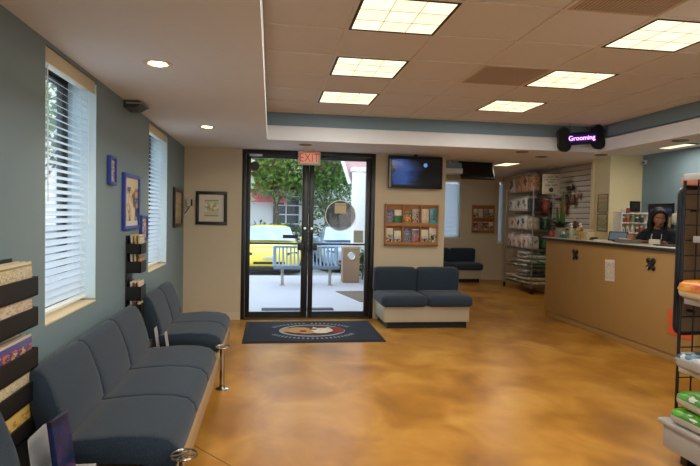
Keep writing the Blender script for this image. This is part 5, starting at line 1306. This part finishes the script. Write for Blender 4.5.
o = leaf_mesh((0.9, 20.6, 0.55), (5.5, 0.45, 0.68), 3200, 0.15, 8).build('hedge', leafmat('leaf_hedge', '55663a'), ang=0, origin=(0.9, 20.6, -0.13)); tag(o, 'low clipped hedge along the front of the white building', 'hedge')
# white column and gable of the porch
t = thing('porch_column', 'white porch column behind the litter bin', 'column', (2.14, 13.25, -0.012))
MB().box(1.97, 2.33, 13.08, 13.44, 0.16, 2.62, 0.006).build('shaft', mat('column_white', 'dcdce2', 0.5), t)
MB().box(1.92, 2.38, 13.03, 13.49, -0.012, 0.16, 0.01).build('plinth', mat('column_white', 'dcdce2'), t)
MB().box(1.93, 2.37, 13.04, 13.48, 2.58, 2.68, 0.01).build('capital', mat('column_white', 'dcdce2'), t)
t = thing('porch_gable', 'pink brick gable with white slanted trim above the porch column', 'gable', (2.5, 13.3, 2.68))
MB().prism([(1.72, 2.90), (1.93, 2.30), (3.6, 2.30), (3.6, 3.9), (1.5, 3.9)], 0.3, Matrix(((1, 0, 0, 0), (0, 0, 1, 13.5), (0, 1, 0, 0), (0, 0, 0, 1)))).build('brick_face', mat('pink_brick', 'c49a98', 0.8, noise=0.12, scale=9), t)
MB().tube([(1.93, 13.46, 2.30), (1.72, 13.46, 2.90), (1.45, 13.46, 3.9)], 0.045, 8).build('slanted_trim', mat('column_white', 'dcdce2'), t)
# building across the lot
t = thing('white_building', 'white building across the lot with a dark paned window', 'building', (0, 24, -0.13))
MB().box(-4.5, 0.05, 22.2, 26, -0.13, 3.0).box(1.18, 10, 22.2, 26, -0.13, 3.0).box(0.05, 1.18, 22.2, 26, -0.13, 0.75).box(0.05, 1.18, 22.2, 26, 2.25, 3.0).box(0.05, 1.18, 22.6, 26, 0.75, 2.25).build('wall', mat('building_white', 'dfe0e6', 0.6, noise=0.04), t)
f = MB()
f.box(0.05, 0.10, 22.25, 22.33, 0.75, 2.25).box(1.13, 1.18, 22.25, 22.33, 0.75, 2.25).box(0.59, 0.64, 22.25, 22.33, 0.75, 2.25)
for z in (0.75, 1.10, 1.47, 1.84, 2.20): f.box(0.05, 1.18, 22.25, 22.33, z, z+0.045)
fo = f.build('window_frame', mat('building_white', 'dfe0e6'), t)
MB().box(0.06, 1.17, 22.34, 22.36, 0.76, 2.24).build('window_pane', mat('window_dark', '3a4a58', 0.1), t)
MB().box(-4.7, 10.2, 21.8, 26.2, 3.0, 3.25, 0.02).prism([(-4.7, 0), (10.2, 0), (8.0, 1.5), (-3, 1.5)], 3.0, Matrix(((1, 0, 0, 0), (0, 0, 1, 22.5), (0, 1, 0, 3.25), (0, 0, 0, 1)))).build('roof', mat('roof_redbrown', '6e4038', 0.8, noise=0.2, scale=6), t)
t = thing('red_awning', 'rose red sloping awning on the white building', 'awning', (-0.1, 21.9, 2.0))
MB().prism([(22.19, 2.75), (22.19, 2.68), (21.4, 2.02), (21.4, 2.12)], 1.35, Matrix(((0, 0, 1, -0.75), (1, 0, 0, 0), (0, 1, 0, 0), (0, 0, 0, 1)))).build('canopy', mat('awning_rose', 'd8606c', 0.7, noise=0.05), t)
MB().box(-0.75, 0.60, 21.38, 21.41, 1.95, 2.08).build('front_flap', mat('awning_rose', 'd8606c'), t)
for x in (-0.7, 0.55): MB().tube([(x, 21.42, 2.03), (x, 22.19, 1.9)], 0.02, 6).build('strut', m_white, t)
t = thing('red_awning', 'dark red awning piece further along the white building', 'awning', (0.9, 21.9, 2.2))
MB().prism([(22.19, 2.62), (22.19, 2.56), (21.5, 2.22), (21.5, 2.30)], 0.75, Matrix(((0, 0, 1, 0.75), (1, 0, 0, 0), (0, 1, 0, 0), (0, 0, 0, 1)))).build('canopy', mat('awning_dark', '7c2f38', 0.7), t)
# cars nose-on to the pavement
def car(x, y, body_col, nm, label):
    """low coupe, nose towards -y"""
    z0 = -0.13; W_ = 0.90
    t = thing('parked_car', label, 'car', (x, y+2.2, z0))
    mb_ = mat('paint_'+nm, body_col, 0.22, noise=0.02, coat=0.6)
    st = [(0.0, 0.66, 0.30, 0.56), (0.05, 0.76, 0.24, 0.64), (0.20, 0.84, 0.20, 0.70), (0.6, 0.89, 0.19, 0.76), (1.25, 0.90, 0.19, 0.83), (2.2, 0.90, 0.18, 0.88), (3.3, 0.90, 0.19, 0.92), (4.2, 0.86, 0.24, 0.92), (4.5, 0.72, 0.34, 0.80)]
    rings = []
    for yy, hw, zb, zt in st:
        rings.append([(x+hw*a, y+yy, z0+zb+(zt-zb)*c) for a, c in ((-0.86, 0), (-0.97, 0.15), (-1, 0.5), (-0.97, 0.82), (-0.86, 0.96), (-0.45, 1.0), (0, 1.01), (0.45, 1.0), (0.86, 0.96), (0.97, 0.82), (1, 0.5), (0.97, 0.15), (0.86, 0))])
    MB().loft(rings).build('body', mb_, t, ang=50)
    cb = [(1.28, 0.78, 0.80), (1.95, 0.66, 1.22), (2.25, 0.62, 1.30), (2.9, 0.62, 1.29), (3.7, 0.72, 0.92)]
    MB().loft([[(x+hw*a, y+yy, z0+0.78+(zt-0.78)*c) for a, c in ((-1.12, 0), (-1.02, 0.55), (-0.95, 0.9), (-0.75, 1), (0, 1.03), (0.75, 1), (0.95, 0.9), (1.02, 0.55), (1.12, 0))] for yy, hw, zt in cb]).build('cabin', mb_, t, ang=50)
    wsm = mat('windshield_glass', '9fb0c0', 0.06, noise=0.4, scale=3)
    b = MB(); b.loft([[(x-0.74, y+1.30, z0+0.86), (x, y+1.22, z0+0.875), (x+0.74, y+1.30, z0+0.86)], [(x-0.60, y+1.90, z0+1.235), (x, y+1.85, z0+1.265), (x+0.60, y+1.90, z0+1.235)]], caps=False, closed=False)
    b.bm.normal_update()
    bmesh.ops.translate(b.bm, vec=(0, -0.03, 0.02), verts=b.bm.verts[:]); r_ = bmesh.ops.extrude_face_region(b.bm, geom=b.bm.faces[:]); bmesh.ops.translate(b.bm, vec=(0, 0.02, -0.02), verts=[v for v in r_['geom'] if isinstance(v, bmesh.types.BMVert)])
    b.build('windshield', wsm, t)
    for s_ in (1, -1):
        MB().rbox((x+s_*0.60, y+0.075, z0+0.585), (0.34, 0.10, 0.085), 0.035, 4, M=RZ(s_*18) @ RY(s_*-6)).build('headlight', mat('headlight_dark', '3c3424', 0.1), t)
        MB().rbox((x+s_*0.98, y+1.55, z0+0.93), (0.17, 0.11, 0.11), 0.04, 4).build('mirror', mb_, t)
        for yy in (0.85, 3.6):
            w_ = MB().lathe([(0.20, -0.10), (0.30, -0.10), (0.32, -0.07), (0.32, 0.07), (0.30, 0.10), (0.20, 0.10)], (x+s_*0.78, y+yy, z0+0.32), 24, RY(90)).build('tyre', m_black, t)
            MB().cyl((x+s_*0.70, y+yy, z0+0.32), (x+s_*0.87, y+yy, z0+0.32), 0.20, seg=20).build('wheel_rim', m_chrome, w_)
    MB().box(x-0.42, x+0.42, y-0.018, y+0.10, z0+0.30, z0+0.37, 0.02).build('lower_grille', m_black, t)
    MB().box(x-0.16, x+0.16, y-0.03, y+0.05, z0+0.43, z0+0.52, 0.006).build('number_plate', mat('plate_pale', 'c9c4a0', 0.4), t)
    MB().box(x-0.80, x+0.80, y+0.03, y+0.45, z0+0.10, z0+0.24, 0.02).build('air_dam', m_black, t)
car(-0.02, 14.75, 'f2d648', 'yellow', 'yellow sports car parked nose-on beyond the metal bench')
car(2.35, 15.4, '8f9db5', 'bluegrey', 'blue-grey car parked beyond the litter bin')
# garden seen through the blinds
g2 = 'trees outside the blinds'
tree(-7.5, 18.5, 5.6, (1.6, 1.5, 1.5), 900, 0.25, 'a4bb84', 'leafy tree outside the near blind', 31, -0.05, group=g2)
tree(-9.5, 33.0, 7.4, (2.2, 2.0, 2.0), 900, 0.35, '7d9a58', 'leafy tree outside the blind nearest the doors', 33, -0.05, group=g2)
